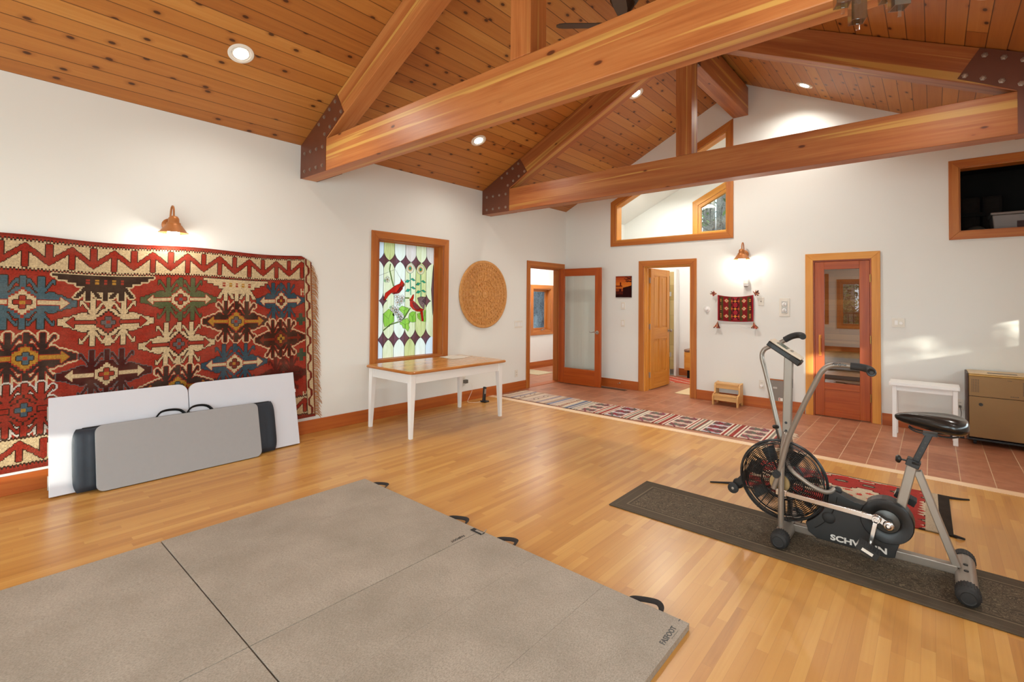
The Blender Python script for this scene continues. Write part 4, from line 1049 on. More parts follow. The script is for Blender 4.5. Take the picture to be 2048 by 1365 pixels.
# ================================================================ wall lamps
M_copper = plain('copper_lamp', lin('#b0703c'), 0.42, 0.4, var=0.1, scale=12)
M_bulb = emit('bulb_glow', (1.0, 0.95, 0.86), 45)
M_globe = glassy('lamp_globe_glass', (0.97, 0.97, 0.95), 0.04)
def sconce(loc, n, label):
    loc = Vector(loc); t = thing('wall_sconce', loc, label, 'lamp', 'copper wall lamps'); n = Vector(n); z = Vector((0, 0, 1))
    m = MB(); m.lathe([(0, 0.001), (0.058, 0.001), (0.058, 0.012), (0.045, 0.022), (0.02, 0.026), (0, 0.026)], loc + z * 0.02, n, 24); make('back_plate', m, M_copper, t, smooth=True)
    c = loc + n * 0.135
    m = MB(); m.tube([loc + n * .02 + z * .03, loc + n * .035 + z * .10, loc + n * .06 + z * .165, loc + n * .095 + z * .18, loc + n * .128 + z * .15, c + z * .085], 0.0075, 10, 6); make('gooseneck', m, M_copper, t, smooth=True)
    m = MB(); m.lathe([(0.006, 0.092), (0.028, 0.085), (0.040, 0.066), (0.042, 0.03), (0.052, 0.028), (0.054, 0.012), (0.062, 0.005), (0.100, -0.052), (0.112, -0.058), (0.110, -0.061), (0.097, -0.055), (0.058, 0.0), (0.03, 0.02), (0, 0.022)], c, (0, 0, 1), 32); make('shade', m, M_copper, t, smooth=50)
    m = MB(); m.lathe([(0.066, -0.028), (0.069, -0.06), (0.060, -0.095), (0.040, -0.115), (0.0, -0.124)], c, (0, 0, 1), 28); make('globe', m, M_globe, t, smooth=True)
    m = MB(); m.ball(c - z * 0.064, (0.046, 0.046, 0.050)); make('bulb', m, M_bulb, t, smooth=True)
    li = bpy.data.lights.new('sconce_light', 'POINT'); li.energy = SCONCE_W; li.color = (1, 0.95, 0.88); li.shadow_soft_size = 0.03
    lo = bpy.data.objects.new('sconce_light', li); COL.objects.link(lo); lo.parent = t; lo.location = c - z * 0.132 - loc
    return t
SCONCE_W = 4.2
sconce((0, 1.245, 2.085), (1, 0, 0), 'copper gooseneck wall lamp lit above the red kilim')
sconce((3.10, YB, 2.135), (0, -1, 0), 'copper gooseneck wall lamp lit above the small hanging woven bag')

# ================================================================ recessed lights
M_trimw = plain('light_trim_white', (0.82, 0.79, 0.72), 0.4)
M_refl = plain('light_cone', (0.9, 0.88, 0.84), 0.25, 0.3)
M_lamp = emit('downlight_lens', (1.0, 0.90, 0.74), 26)
DL_W = 8
def downlight(x, y, label, boost=1.0):
    s = 1 if x < XR else -1; z = roof(x); n = Vector((K * s, 0, -1)).normalized(); p = Vector((x, y, z))
    t = thing('recessed_light', p, label, 'ceiling light', 'recessed ceiling lights')
    m = MB(); m.lathe([(0.098, 0.0005), (0.098, 0.005), (0.090, 0.008), (0.074, 0.007), (0.070, 0.002), (0.070, 0.0005)], p, n, 36, closed=True); make('trim_ring', m, M_trimw, t, smooth=40)
    m = MB(); m.lathe([(0.0, 0.0015), (0.046, 0.0018), (0.056, 0.0048), (0.0, 0.0058)], p, n, 28); make('lens', m, M_lamp, t, smooth=True)
    m = MB(); m.lathe([(0.056, 0.001), (0.070, 0.001), (0.070, 0.0055), (0.056, 0.0035)], p, n, 36, closed=True); make('baffle', m, M_refl, t, smooth=True)
    li = bpy.data.lights.new('downlight_beam', 'SPOT'); li.energy = DL_W * 10 * boost; li.color = (1, 0.95, 0.88); li.spot_size = math.radians(150); li.spot_blend = 0.9; li.shadow_soft_size = 0.05
    lo = bpy.data.objects.new('downlight_beam', li); COL.objects.link(lo); lo.parent = t; lo.location = n * 0.02
    lo.rotation_euler = (Vector((0.22 * s, 0, -1))).to_track_quat('-Z', 'Y').to_euler()
    return t
downlight(0.790, 1.527, 'lit round recessed light in the cedar ceiling above the kilim')
downlight(0.780, 4.338, 'lit round recessed light in the left slope between the two trusses')
downlight(2.207, 5.821, 'lit round recessed light high in the left slope beyond the far truss', 3.0)
downlight(3.930, 6.98, 'lit round recessed light in the right slope close to the end wall', 1.1)
for x, y, n_ in ((5.38, 1.527, 'above the floor mats'), (5.38, 4.338, 'above the bike'), (0.79, -1.3, 'behind the camera on the left'), (5.38, -1.3, 'behind the camera on the right')): t_ = downlight(x, y, None); t_['kind'] = 'structure'; [t_.pop(k_, None) for k_ in ('category', 'group')]
# ================================================================ exercise bike (faces -x, centre plane y = YC)
YC = 3.47
bk = thing('exercise_bike', (4.85, YC, 0.012), 'silver and black upright exercise bike with a caged fan wheel on the dark runner', 'exercise bike')
Z0 = 0.010
def Pk(x, y, z): return Vector((x, y, z))
for nm, x in (('front_stabilizer', 4.438), ('rear_stabilizer', 5.255)):
    m = MB(); m.cyl((x, 3.265, 0.058), (x, 3.675, 0.058), 0.044, n=28); st_ = make(nm, m, M_silver, bk, smooth=True)
    for s, ya, yb in ((-1, 3.295, 3.205), (1, 3.645, 3.735)):
        m = MB(); d = (0, s, 0); m.lathe([(0.044, 0), (0.0475, 0.004), (0.0475, 0.06), (0.043, 0.078), (0.030, 0.088), (0.026, 0.086), (0, 0.088)], (x, ya, 0.058), d, 32)
        for i in range(24):
            th = 2 * PI * i / 24; m.box(-.0022, .0022, 0, 0.058, 0.0465, 0.0490, M=Matrix.Translation((x, ya, 0.058)) @ axes((0, 0, 0), (math.cos(th), 0, -math.sin(th)), d))
        make('end_cap', m, M_rubber, st_, smooth=30)
    if x > 5:
        for yy in (3.42, 3.50): 
            m = MB(); m.lathe([(0.010, 0), (0.010, 0.004), (0, 0.004)], (x, yy, 0.1015), (0, 0, 1), 14); make('bolt', m, M_black, st_)
# frame tubes
def sqbar(mb, p0, p1, w, h, up=(0, 1, 0)):
    p0, p1 = Vector(p0), Vector(p1); d = (p1 - p0); L = d.length; d.normalize(); u = Vector(up); u = (u - d * u.dot(d)).normalized()
    mb.box(0, L, -w / 2, w / 2, -h / 2, h / 2, M=axes(p0, d, u))
m = MB(); sqbar(m, (4.47, YC, 0.070), (5.225, YC, 0.080), 0.048, 0.046); make('base_beam', m, M_silver, bk, bevel=0.005)
m = MB(); sqbar(m, (5.066, YC, 0.555), (5.222, YC, 0.092), 0.040, 0.036); make('rear_strut', m, M_silver, bk, bevel=0.004)
m = MB(); sqbar(m, (4.985, YC, 0.30), (5.047, YC, 0.598), 0.046, 0.046); make('seat_tube', m, M_silver, bk, bevel=0.005)
fk = MB()
for s in (-1, 1):
    fk.tube([(4.425, YC + s * 0.125, 0.095), (4.428, YC + s * 0.128, 0.36), (4.432, YC + s * 0.118, 0.52), (4.432, YC + s * 0.05, 0.625), (4.432, YC, 0.645)], 0.0165, 14, 6)
make('fork', fk, M_silver, bk, smooth=True)
m = MB(); sqbar(m, (4.432, YC, 0.585), (4.447, YC, 1.165), 0.040, 0.048); post = make('front_post', m, M_silver, bk, bevel=0.005)
for z in (0.66, 0.71):
    m = MB(); m.lathe([(0.008, 0), (0.008, 0.002), (0, 0.002)], (4.4325, YC - 0.020, z), (0, -1, 0), 14); make('bolt', m, M_black, post)
make('slot', B(4.466, 4.4672, YC - .004, YC + .004, 0.93, 0.985), M_black, post)
m = MB(); m.cyl((4.39, YC - .02, 0.60), (4.375, YC - .02, 0.665), 0.004); m.lathe([(0.005, 0), (0.018, 0.004), (0.021, 0.016), (0.012, 0.024), (0, 0.024)], (4.375, YC - .02, 0.662), (-.1, 0, 1), 8); make('tension_knob', m, M_black, bk, smooth=True)
# console
cM = axes((4.352, YC, 1.236), Vector((0.182, 0, -0.118)), (0, 1, 0)) if False else None
d_ = Vector((0.180, 0, -0.118)).normalized(); n_ = Vector((0.118, 0, 0.18)).normalized()
Mc = axes((4.345, YC, 1.222), d_, (0, 1, 0))      # local x: down the slope, y: across, z = x cross y
sg_ = 1 if Mc.to_3x3() @ Vector((0, 0, 1)) @ Vector((0, 0, 1)) > 0 else -1
m = MB(); m.prism([Mc @ Vector(p) for p in ((0.0, -0.055, 0), (0.03, -0.06, 0), (0.15, -0.06, 0), (0.215, -0.045, -.006), (0.215, 0.045, -.006), (0.15, 0.06, 0), (0.03, 0.06, 0), (0.0, 0.055, 0))], Mc.to_3x3() @ Vector((0, 0, -0.034 * sg_))); cs = make('console', m, M_black, bk, bevel=0.006)
M_conslt = plain('console_face', lin('#c9bca8'), 0.4)
m = MB(); m.prism([Mc @ Vector(p) for p in ((0.002, -0.056, 0.001), (0.03, -0.061, 0.001), (0.15, -0.061, 0.001), (0.205, -0.045, 0.001), (0.205, 0.045, 0.001), (0.15, 0.061, 0.001), (0.03, 0.061, 0.001), (0.002, 0.056, 0.001))], Mc.to_3x3() @ Vector((0, 0, 0.011 * sg_))); make('console_face', m, M_conslt, cs, bevel=0.004)
m = MB(); m.box(0.04, 0.11, -.045, .045, 0.0122, 0.0135, M=Mc @ Matrix.Diagonal((1, 1, sg_, 1))); make('screen', m, plain('lcd_grey', lin('#6e7468'), 0.2), cs)
# handlebars
hb = MB(); hb.tube([(4.385, 3.345, 0.318), (4.418, 3.34, 0.425), (4.470, 3.325, 0.640), (4.545, 3.30, 0.835), (4.622, 3.275, 1.010), (4.655, 3.265, 1.076), (4.690, 3.262, 1.108), (4.735, 3.260, 1.120), (4.795, 3.258, 1.118)], [0.015] * 9, 16, 6); arm = make('handle_arm', hb, M_silver, bk, smooth=True)
m = MB(); m.tube([(4.790, 3.258, 1.118), (4.835, 3.256, 1.116), (4.868, 3.245, 1.110), (4.884, 3.215, 1.104), (4.888, 3.185, 1.100)], [0.020, 0.020, 0.0205, 0.021, 0.021], 18, 6); gp = make('grip', m, M_rubber, arm, smooth=True)
m = MB(); m.lathe([(0.0205, 0), (0.022, 0.002), (0.019, 0.006), (0.012, 0.004), (0.010, 0.007), (0, 0.007)], (4.888, 3.185, 1.100), (0.1, -1, -0.1), 20); make('grip_end', m, M_black, arm, smooth=True)
lettering('lettering', 'Airdyne', M_black, arm, axes((4.738, 3.2440, 1.1235), (1, 0, -0.02), (0, 0.15, 1)), 0.019, 1.1, 0.0004, shear=.25)
hb = MB(); hb.tube([(4.415, 3.60, 0.40), (4.372, 3.62, 0.56), (4.335, 3.636, 0.70), (4.300, 3.652, 0.85), (4.262, 3.667, 1.00), (4.240, 3.675, 1.085), (4.250, 3.677, 1.135), (4.290, 3.678, 1.165), (4.345, 3.678, 1.190), (4.395, 3.678, 1.222)], 0.015, 16, 6); arm2 = make('handle_arm', hb, M_silver, bk, smooth=True)
m = MB(); m.tube([(4.380, 3.678, 1.215), (4.42, 3.675, 1.240), (4.46, 3.665, 1.252), (4.488, 3.64, 1.250), (4.497, 3.615, 1.245)], [0.020, 0.020, 0.0205, 0.021, 0.019], 18, 6); make('grip', m, M_rubber, arm2, smooth=True)
# pivots
for s in (-1, 1):
    m = MB(); m.cyl((4.408, YC + s * 0.085, 0.418), (4.408, YC + s * 0.172, 0.418), 0.021, n=20); m.cyl((4.408, YC + s * 0.172, 0.418), (4.408, YC + s * 0.178, 0.418), 0.012, n=16); make('pivot', m, M_rubber, bk, smooth=True)
# fan wheel with cage
CX, CZ, CR = 4.408, 0.345, 0.240
fan = MB(); fan.cyl((CX, YC - 0.05, CZ), (CX, YC + 0.05, CZ), 0.038, n=24)
for i in range(7):
    th = 2 * PI * i / 7 + .2; r = Vector((math.cos(th), 0, math.sin(th))); t_ = Vector((-math.sin(th), 0, math.cos(th)))
    c = Vector((CX, YC, CZ))
    a0, a1 = c + r * 0.12, c + r * 0.205
    fan.prism([a0 + t_ * .022 + Vector((0, -.032, 0)), a1 + t_ * .030 + Vector((0, -.036, 0)), a1 - t_ * .03 + Vector((0, .036, 0)), a0 - t_ * .02 + Vector((0, .032, 0))], (t_ * 0.002))
    fan.tube([c + r * 0.03, c + r * 0.12], 0.006, 6, 1)
fan.lathe([(0.118, -0.012), (0.124, -0.012), (0.124, 0.012), (0.118, 0.012)], (CX, YC, CZ), (0, 1, 0), 40, closed=True)
fw = make('fan_wheel', fan, M_black, bk, smooth=30)
for s, nm in ((-1, 'fan_cage'), (1, 'fan_cage')):
    cg = MB(); c = Vector((CX, YC, CZ))
    def prof(r): return s * (0.035 + 0.036 * math.sqrt(max(0, 1 - (r / (CR + .004)) ** 2)) + 0.008)
    for k in range(19):
        r = 0.060 + (CR - 0.072) * k / 18
        cg.tube([c + Vector((r * math.cos(2 * PI * i / 56), prof(r), r * math.sin(2 * PI * i / 56))) for i in range(57)], 0.0021, 5, 1, caps=False)
    for i in range(8):
        for dl in (-.018, .018):
            th = 2 * PI * i / 8 + 0.25
            pts = []
            for r in (0.056, 0.10, 0.15, 0.19, 0.22, CR - 0.004):
                pts.append(c + Vector((r * math.cos(th) - dl * math.sin(th), prof(r) - s * 0.002, r * math.sin(th) + dl * math.cos(th))))
            cg.tube(pts, 0.0022, 5, 2)
    cage = make(nm, cg, M_black, bk, smooth=True)
    m = MB(); m.lathe([(0.0, 0.002), (0.055, 0.0), (0.058, -0.006), (0.0, -0.006)], c + Vector((0, prof(0.055) + s * 0.004, 0)), (0, s, 0), 28); make('hub_cover', m, plain('hub_cover_tan', lin('#a58a5c'), 0.4, 0.3) if s < 0 else M_black, cage, smooth=True)
m = MB()
for ro, yo, rt in ((CR - .006, -.044, .0045), (CR - .006, .044, .0045), (CR + .003, -.026, .0024), (CR + .003, .026, .0024), (CR + .005, -.010, .005), (CR + .005, .010, .005)): m.lathe([(ro + rt * math.cos(a * PI / 3), yo + rt * math.sin(a * PI / 3)) for a in range(6)], (CX, YC, CZ), (0, 1, 0), 72, closed=True)
m.lathe([(CR, -.013), (CR + .007, -.013), (CR + .007, .013), (CR, .013)], (CX, YC, CZ), (0, 1, 0), 72, closed=True); make('cage_rim', m, M_black, bk, smooth=50)
# transport wheels in front of the cage
for s in (-1, 1):
    m = MB(); wx, wz = 4.128, 0.235; yy = YC + s * 0.055
    m.lathe([(0.010, -.012), (0.026, -.012), (0.033, -.008), (0.034, 0), (0.033, .008), (0.026, .012), (0.010, .012)], (wx, yy, wz), (0, 1, 0), 28, closed=True); wh = make('transport_wheel', m, M_rubber, bk, smooth=40)
    m = MB(); m.lathe([(0.0, 0.015), (0.008, 0.014), (0.010, 0.010), (0.010, -0.010), (0, -.012)], (wx, yy, wz), (0, s, 0), 16); make('wheel_bolt', m, M_steel, wh, smooth=True)
m = MB()
for s in (-1, 1): m.prism([(4.195, YC + s * .038, 0.37), (4.175, YC + s * .038, 0.33), (4.112, YC + s * .038, 0.245), (4.128, YC + s * .038, 0.215), (4.175, YC + s * .038, 0.265), (4.20, YC + s * .038, 0.29)], (0, s * 0.005, 0))
make('wheel_bracket', m, M_black, bk)
# belt guard
GY0, GY1 = YC - 0.040, YC + 0.040
def arc(cx, cz, r, a0, a1, n): return [(cx + r * math.cos(math.radians(a0 + (a1 - a0) * i / n)), cz + r * math.sin(math.radians(a0 + (a1 - a0) * i / n))) for i in range(n + 1)]
CRX, CRZ, CRR = 4.932, 0.252, 0.122
poly = arc(CX, CZ, CR + 0.012, -58, 4, 12) + [(4.700, 0.352), (4.790, 0.318), (4.838, 0.312)] + arc(CRX, CRZ, CRR, 138, -62, 16) + [(4.975, 0.098), (4.968, 0.062), (4.935, 0.052), (4.60, 0.052), (4.555, 0.080)]
m = MB(); m.prism([(x, GY0, z) for x, z in poly], (0, GY1 - GY0, 0)); gd = make('belt_guard', m, plain('guard_black', lin('#1d1c1a'), 0.45, var=0.1, bump=0.05), bk, bevel=0.010)
m = MB(); m.lathe([(0.060, 0), (0.118, 0), (0.121, 0.004), (0.116, 0.012), (0.075, 0.013), (0.062, 0.006)], (CRX, GY0 + 0.001, CRZ), (0, -1, 0), 56, closed=True); make('crank_ring', m, M_black, gd, smooth=40)
m = MB(); m.lathe([(0, 0.002), (0.058, 0.002), (0.0615, 0.0), (0, 0.0)], (CRX, GY0 + 0.0005, CRZ), (0, -1, 0), 40); make('inner_plate', m, plain('inner_plate_grey', lin('#4c4a46'), 0.35, 0.3), gd, smooth=True)
m = MB(); m.lathe([(0.034, 0), (0.030, 0.006), (0.018, 0.011), (0, 0.013)], (4.660, GY0, 0.192), (0, -1, 0), 28); make('guard_cap', m, M_rubber, gd, smooth=True)
m = MB(); m.tube([(x, GY0 - 0.001, z) for x, z in arc(CX, CZ, CR + 0.055, -52, -4, 10)], 0.0025, 6, 1); make('guard_seam', m, M_black, gd)
M_print = plain('white_print', lin('#d8d4cc'), 0.5)
lettering('lettering', 'SCHWINN', M_print, gd, axes((4.802, GY0 - 0.0008, 0.083), (1, 0, 0.012), (0, 0, 1)), 0.044, 1.28, 0.0016)
m = MB(); m.cyl((4.700, YC - .012, 0.352), (4.700, YC + .012, 0.352), 0.022, n=20); m.box(4.655, 4.705, YC - .014, YC + .014, 0.325, 0.362); make('guard_bracket', m, M_black, bk, smooth=30, bevel=0.003)
m = MB(); m.tube([(4.440, YC - .03, 0.475), (4.475, YC - .085, 0.440), (4.54, YC - .098, 0.400), (4.60, YC - .095, 0.368), (4.645, YC - .080, 0.352), (4.672, YC - .055, 0.352), (4.683, YC - .02, 0.362)], 0.0125, 14, 6); make('brace_tube', m, M_silver, bk, smooth=True)
# cranks, pedals and link bars
AX = (4.945, CRZ)
for s in (-1, 1):
    yl = YC + s * 0.118
    ex, ez = (4.893, 0.283) if s < 0 else (4.985, 0.215)
    m = MB(); tip = Vector((4.395, yl - s * .004, 0.303)) if s < 0 else Vector((4.43, yl, 0.330)); e = Vector((ex, yl, ez)); d = (e - tip).normalized()
    sqbar(m, tip + d * .05, e - d * .055, 0.012, 0.029); sqbar(m, tip, tip + d * .06, 0.018, 0.040); sqbar(m, e - d * .07, e - d * .012, 0.013, 0.030)
    m.lathe([(0.0, 0.006), (0.022, 0.006), (0.024, 0.0), (0.022, -0.006), (0.0, -0.006)], e, (0, 1, 0), 24); make('link_bar', m, M_chrome, bk, bevel=0.003, smooth=30)
    m = MB(); yc = YC + s * 0.096; m.cyl((AX[0], YC + s * .055, AX[1]), (AX[0], yc + s * .012, AX[1]), 0.020, n=24); m.lathe([(0.0, 0.010), (0.009, 0.010), (0.012, 0.006), (0.022, 0.004), (0.026, 0)], (AX[0], yc + s * .012, AX[1]), (0, s, 0), 24)
    sqbar(m, (AX[0], yc, AX[1]), (ex, yc, ez), 0.014, 0.034)
    if s < 0: pe = Vector((4.868, YC - .150, 0.150))
    else: pe = Vector((5.012, YC + .150, 0.345))
    e2 = Vector((ex, YC + s * .140, ez)); m.cyl((ex, yc, ez), (ex, YC + s * .150, ez), 0.012, n=18); m.lathe([(0.0, .006), (0.019, .006), (0.020, -.006), (0, -.006)], e2, (0, 1, 0), 20)
    sqbar(m, e2, Vector((pe.x, e2.y, pe.z)), 0.012, 0.020); m.cyl((pe.x, YC + s * .135, pe.z), (pe.x, YC + s * .175, pe.z), 0.007); ck = make('crank_arm', m, M_chrome, bk, bevel=0.002, smooth=30)
    m = MB(); pc = Vector((pe.x - 0.006, YC + s * 0.205, pe.z - 0.012)); tilt = Matrix.Translation(pc) @ Matrix.Rotation(math.radians(24), 4, 'Y')
    m.box(-.050, .050, -.040, .040, -.018, .018, M=tilt)
    for i in range(-4, 5): m.box(i * .0105 - .0025, i * .0105 + .0025, -.038, .038, .018, .021, M=tilt)
    pd = make('pedal', m, M_rubber, bk, bevel=0.003)
    for q_ in (-1, 1):
        m = MB(); m.box(-.0515, -.050, -.022, .022, -.009, .009, M=tilt) if q_ < 0 else m.box(-.026, .026, min(s * .040, s * .0415), max(s * .040, s * .0415), -.008, .008, M=tilt)
        make('reflector', m, plain('pedal_reflector', lin('#e0dcd2'), 0.2, var=0.1), pd)
# seat
m = MB(); sqbar(m, (5.036, YC, 0.545), (5.118, YC, 0.765), 0.030, 0.030); sp = make('seat_post', m, M_black, bk, bevel=0.003)
for i in range(5):
    f = 0.25 + 0.13 * i; p = Vector((5.036, YC, 0.545)).lerp(Vector((5.118, YC, 0.765)), f); m = MB(); m.lathe([(0.0045, 0), (0.0045, 0.001), (0, 0.001)], p + Vector((0, -.015, 0)), (0, -1, 0), 10); make('peg_hole', m, M_slot, sp)
m = MB(); sqbar(m, (5.042, YC, 0.575), (5.054, YC, 0.612), 0.060, 0.060); m.cyl((5.045, YC - .03, 0.60), (5.075, YC - .045, 0.60), 0.006); make('seat_clamp', m, M_black, bk, bevel=0.003)
m = MB(); m.cyl((5.028, YC - .01, 0.602), (4.998, YC - .012, 0.604), 0.005); m.lathe([(0.008, 0), (0.020, 0.006), (0.022, 0.016), (0.014, 0.026), (0, 0.027)], (4.998, YC - .012, 0.604), (-1, -.1, .05), 10); make('adjust_knob', m, M_black, bk, smooth=40)
M_vinyl = plain('black_vinyl', lin('#1a1715'), 0.22, var=0.15, bump=0.08, bscale=30)
st = MB(); rows = []
for i, (x, hw, zt, zb) in enumerate(((4.968, 0.012, 0.846, 0.826), (4.985, 0.028, 0.856, 0.812), (5.03, 0.046, 0.868, 0.800), (5.085, 0.074, 0.876, 0.790), (5.14, 0.108, 0.880, 0.782), (5.195, 0.128, 0.880, 0.776), (5.235, 0.128, 0.874, 0.776), (5.262, 0.108, 0.862, 0.784), (5.276, 0.070, 0.846, 0.800))):
    ring = []
    for k in range(20):
        th = 2 * PI * k / 20; cy_, sz = math.cos(th), math.sin(th)
        yv = hw * math.copysign(abs(cy_) ** 0.7, cy_); zc, zh = (zt + zb) / 2, (zt - zb) / 2
        z = zc + zh * math.copysign(abs(sz) ** 0.75, sz)
        if sz > 0: z -= 0.010 * (1 - min(1, abs(yv) / (hw * .6)) ) * (1 if 5.03 < x < 5.24 else 0)
        else: z += 0.012 * (abs(yv) / max(hw, .01)) ** 2
        ring.append(st.bm.verts.new((x, YC + yv, z)))
    st.tag(ring, (1, 0, 0)); rows.append(ring)
for a, b in zip(rows, rows[1:]): st.bridge(a, b)
st.face(rows[0]); st.face(list(reversed(rows[-1])))
seat = make('seat', st, M_vinyl, bk, smooth=60); sm = seat.modifiers.new('Sub', 'SUBSURF'); sm.levels = 1; sm.render_levels = 2
m = MB()
for s in (-1, 1): m.tube([(5.03, YC + s * .02, 0.790), (5.06, YC + s * .028, 0.772), (5.13, YC + s * .03, 0.766), (5.20, YC + s * .045, 0.768), (5.235, YC + s * .05, 0.780)], 0.0045, 8, 4)
m.box(5.09, 5.15, YC - .035, YC + .035, 0.758, 0.772); make('seat_rail', m, M_black, bk, smooth=30)

# ================================================================ runner under the bike
dk = NT('dark_patterned_runner'); x_, y_, z_ = dk.sep(dk.attr('tc').outputs['Vector']); v_ = dk.attr('tc').outputs['Vector']
wob = dk.noise(v_, 14, 2, 0.5, col=True); vv = dk.n('ShaderNodeVectorMath', operation='ADD'); dk.put(vv.inputs[0], dk.scale(v_, (16, 22, 16))); dk.put(vv.inputs[1], wob)
sc1 = dk.noise(vv.outputs[0], 1.0, 1, 0.4, 2.2); scr = dk.math('ABSOLUTE', dk.math('SUBTRACT', dk.math('FRACT', dk.math('MULTIPLY', sc1, 7.0)), 0.5))
curl = dk.ramp(scr, [(0.10, 1.0), (0.22, 0.0)])
ex = dk.math('MINIMUM', dk.math('SUBTRACT', x_, 3.37), 9.0); ey = dk.math('MINIMUM', dk.math('SUBTRACT', y_, 3.115), dk.math('SUBTRACT', 3.725, y_)); ed = dk.math('MINIMUM', ex, ey)
inside = dk.math('GREATER_THAN', ed, 0.115)
ln1 = dk.math('LESS_THAN', dk.math('ABSOLUTE', dk.math('SUBTRACT', ed, 0.095)), 0.006); ln2 = dk.math('LESS_THAN', dk.math('ABSOLUTE', dk.math('SUBTRACT', ed, 0.035)), 0.004)
ribs = dk.math('MULTIPLY', dk.math('LESS_THAN', dk.math('FRACT', dk.math('MULTIPLY', ed, 160)), 0.4), dk.math('LESS_THAN', ed, 0.085))
pat = dk.math('MAXIMUM', dk.math('MULTIPLY', curl, inside), dk.math('MAXIMUM', dk.math('MULTIPLY', ln1, 0.9), dk.math('MULTIPLY', dk.math('MAXIMUM', ln2, ribs), 0.35)))
fz = dk.noise(v_, 240, 2)
cd = dk.mix(pat, lin('#4c4134'), lin('#7a6c55')); cd = dk.mix(dk.math('MULTIPLY', fz, 0.35), cd, lin('#2a221a'))
M_runner = dk.done(dk.bsdf(cd, 0.85, 0, dk.bump(dk.math('ADD', pat, dk.math('MULTIPLY', fz, 0.4)), 0.5, 0.003), 0.25))
rn = MB(); vs = rn.box(3.370, 6.05, 3.115, 3.725, 0.0005, 0.009, plainco=True) if False else rn.box(3.370, 6.05, 3.115, 3.725, 0.0005, 0.009)
for v in vs:
    if v.co.x > 5: v.co.y -= 0.0
    v[rn.tc] = Vector(v.co)
make('floor_runner', rn, M_runner, bevel=0.003, label='long dark brown patterned runner under the exercise bike', cat='rug')
# ================================================================ grey floor mats (hinged panels)
gm = NT('grey_vinyl_mat'); o_ = gm.obj(); n1 = gm.noise(o_, 2.6, 4, 0.6); n2 = gm.noise(gm.scale(o_, (230, 110, 200)), 1.0, 5, 0.7, 0.6); n3 = gm.noise(gm.scale(o_, (60, 190, 60)), 1.0, 3, 0.6, 1.2)
c_ = gm.ramp(n1, [(0.3, lin('#948a7c')), (0.7, lin('#ada294'))]); c_ = gm.mix(gm.math('MULTIPLY', gm.ramp(n2, [(0.40, 1.0), (0.58, 0.0)]), 0.48), c_, lin('#5e564a'))
c_ = gm.mix(gm.math('MULTIPLY', gm.ramp(n3, [(0.62, 0.0), (0.70, 1.0)]), 0.22), c_, lin('#c8c0ae'))
M_mat = gm.done(gm.bsdf(c_, 0.48, 0, gm.bump(n2, 0.35, 0.003), 0.35))
M_matedge = plain('mat_edge', lin('#7a6a58'), 0.7)
def floor_mat(name, x0, x1, y0, y1, label, z=0.0):
    t = thing(name, ((x0 + x1) / 2, (y0 + y1) / 2, 0), label, 'mat', 'grey folding floor mats')
    n = 3; w = (x1 - x0) / n
    for i in range(n):
        m = MB(); m.box(x0 + i * w + .0004, x0 + (i + 1) * w - .0004, y0 + .001, y1 - .001, 0.001, 0.030); make('mat_panel', m, M_mat, t, bevel=0.0012)
    return t
MX = (1.700, 3.004, 4.308); MY = (-0.53, 0.828, 2.186)
mats = {}
for i, cn in enumerate(('left', 'right')):
    for j, rn_ in enumerate(('near', 'far')):
        mats[i, j] = floor_mat('folding_mat', MX[i] + .002, MX[i + 1] - .002, MY[j] + .002, MY[j + 1] - .002,
            {(0, 1): 'grey folding floor mat of the far row nearest the carry bag', (1, 1): 'grey folding floor mat with the lettering at its corner closest to the bike',
             (0, 0): 'grey folding floor mat at the lower left corner of the picture', (1, 0): 'grey folding floor mat cut off by the bottom edge of the picture'}[i, j])
M_strap = plain('black_webbing', lin('#1b1715'), 0.75, var=0.2, bump=0.2)
for k, (xa, xb) in ((0, (1.815, 1.955)), (0, (2.700, 2.850)), (1, (3.135, 3.265)), (1, (4.015, 4.170))):
    m = MB(); xm = (xa + xb) / 2; y_ = MY[2] + .002
    m.tube([(xa, y_ - .004, 0.017), (xa + .02, y_ + .018, 0.020), (xm + .01, y_ + .046, 0.024), (xm + .045, y_ + .050, 0.024), (xb - .010, y_ + .030, 0.021), (xb, y_ - .004, 0.017)], 0.01, 8, 5, flat=(0.014, 0.002, (0, 1, .35)))
    make('strap', m, M_strap, mats[k, 1], smooth=40)
lettering('lettering', 'FASFOOT', M_black, mats[1, 1], axes((4.268, 2.045, 0.0302), (-0.02, 1, 0), (-1, -0.02, 0)), 0.034, 0.95, 0.0008)
for i in range(9): make('print_mark', B(4.286, 4.2885, 2.035 + i * .0075, 2.039 + i * .0075, 0.030, 0.0304), M_black, mats[1, 1])
make('print_mark', B(4.262, 4.266, 2.165, 2.184, 0.030, 0.0304), M_black, mats[1, 1])
lettering('lettering', 'FASFOOT', M_black, mats[0, 1], axes((2.972, 2.015, 0.0302), (0, -1, 0), (1, 0, 0)), 0.026, 0.95, 0.0008)
cl = thing('mat_clip', (3.0, 2.165, 0.0305), 'small metal strap clip joining the two far grey mats', 'clip')
m = MB(); m.box(2.952, 3.045, 2.140, 2.172, 0.0308, 0.0345); make('clip_strap', m, M_strap, cl)
m = MB(); m.box(2.985, 3.042, 2.148, 2.164, 0.0345, 0.0365); m.tube([(3.045, 2.145, 0.034), (3.060, 2.150, 0.050), (3.058, 2.172, 0.056), (3.046, 2.178, 0.036)], 0.002, 6, 3); make('clip_plate', m, M_steel, cl)

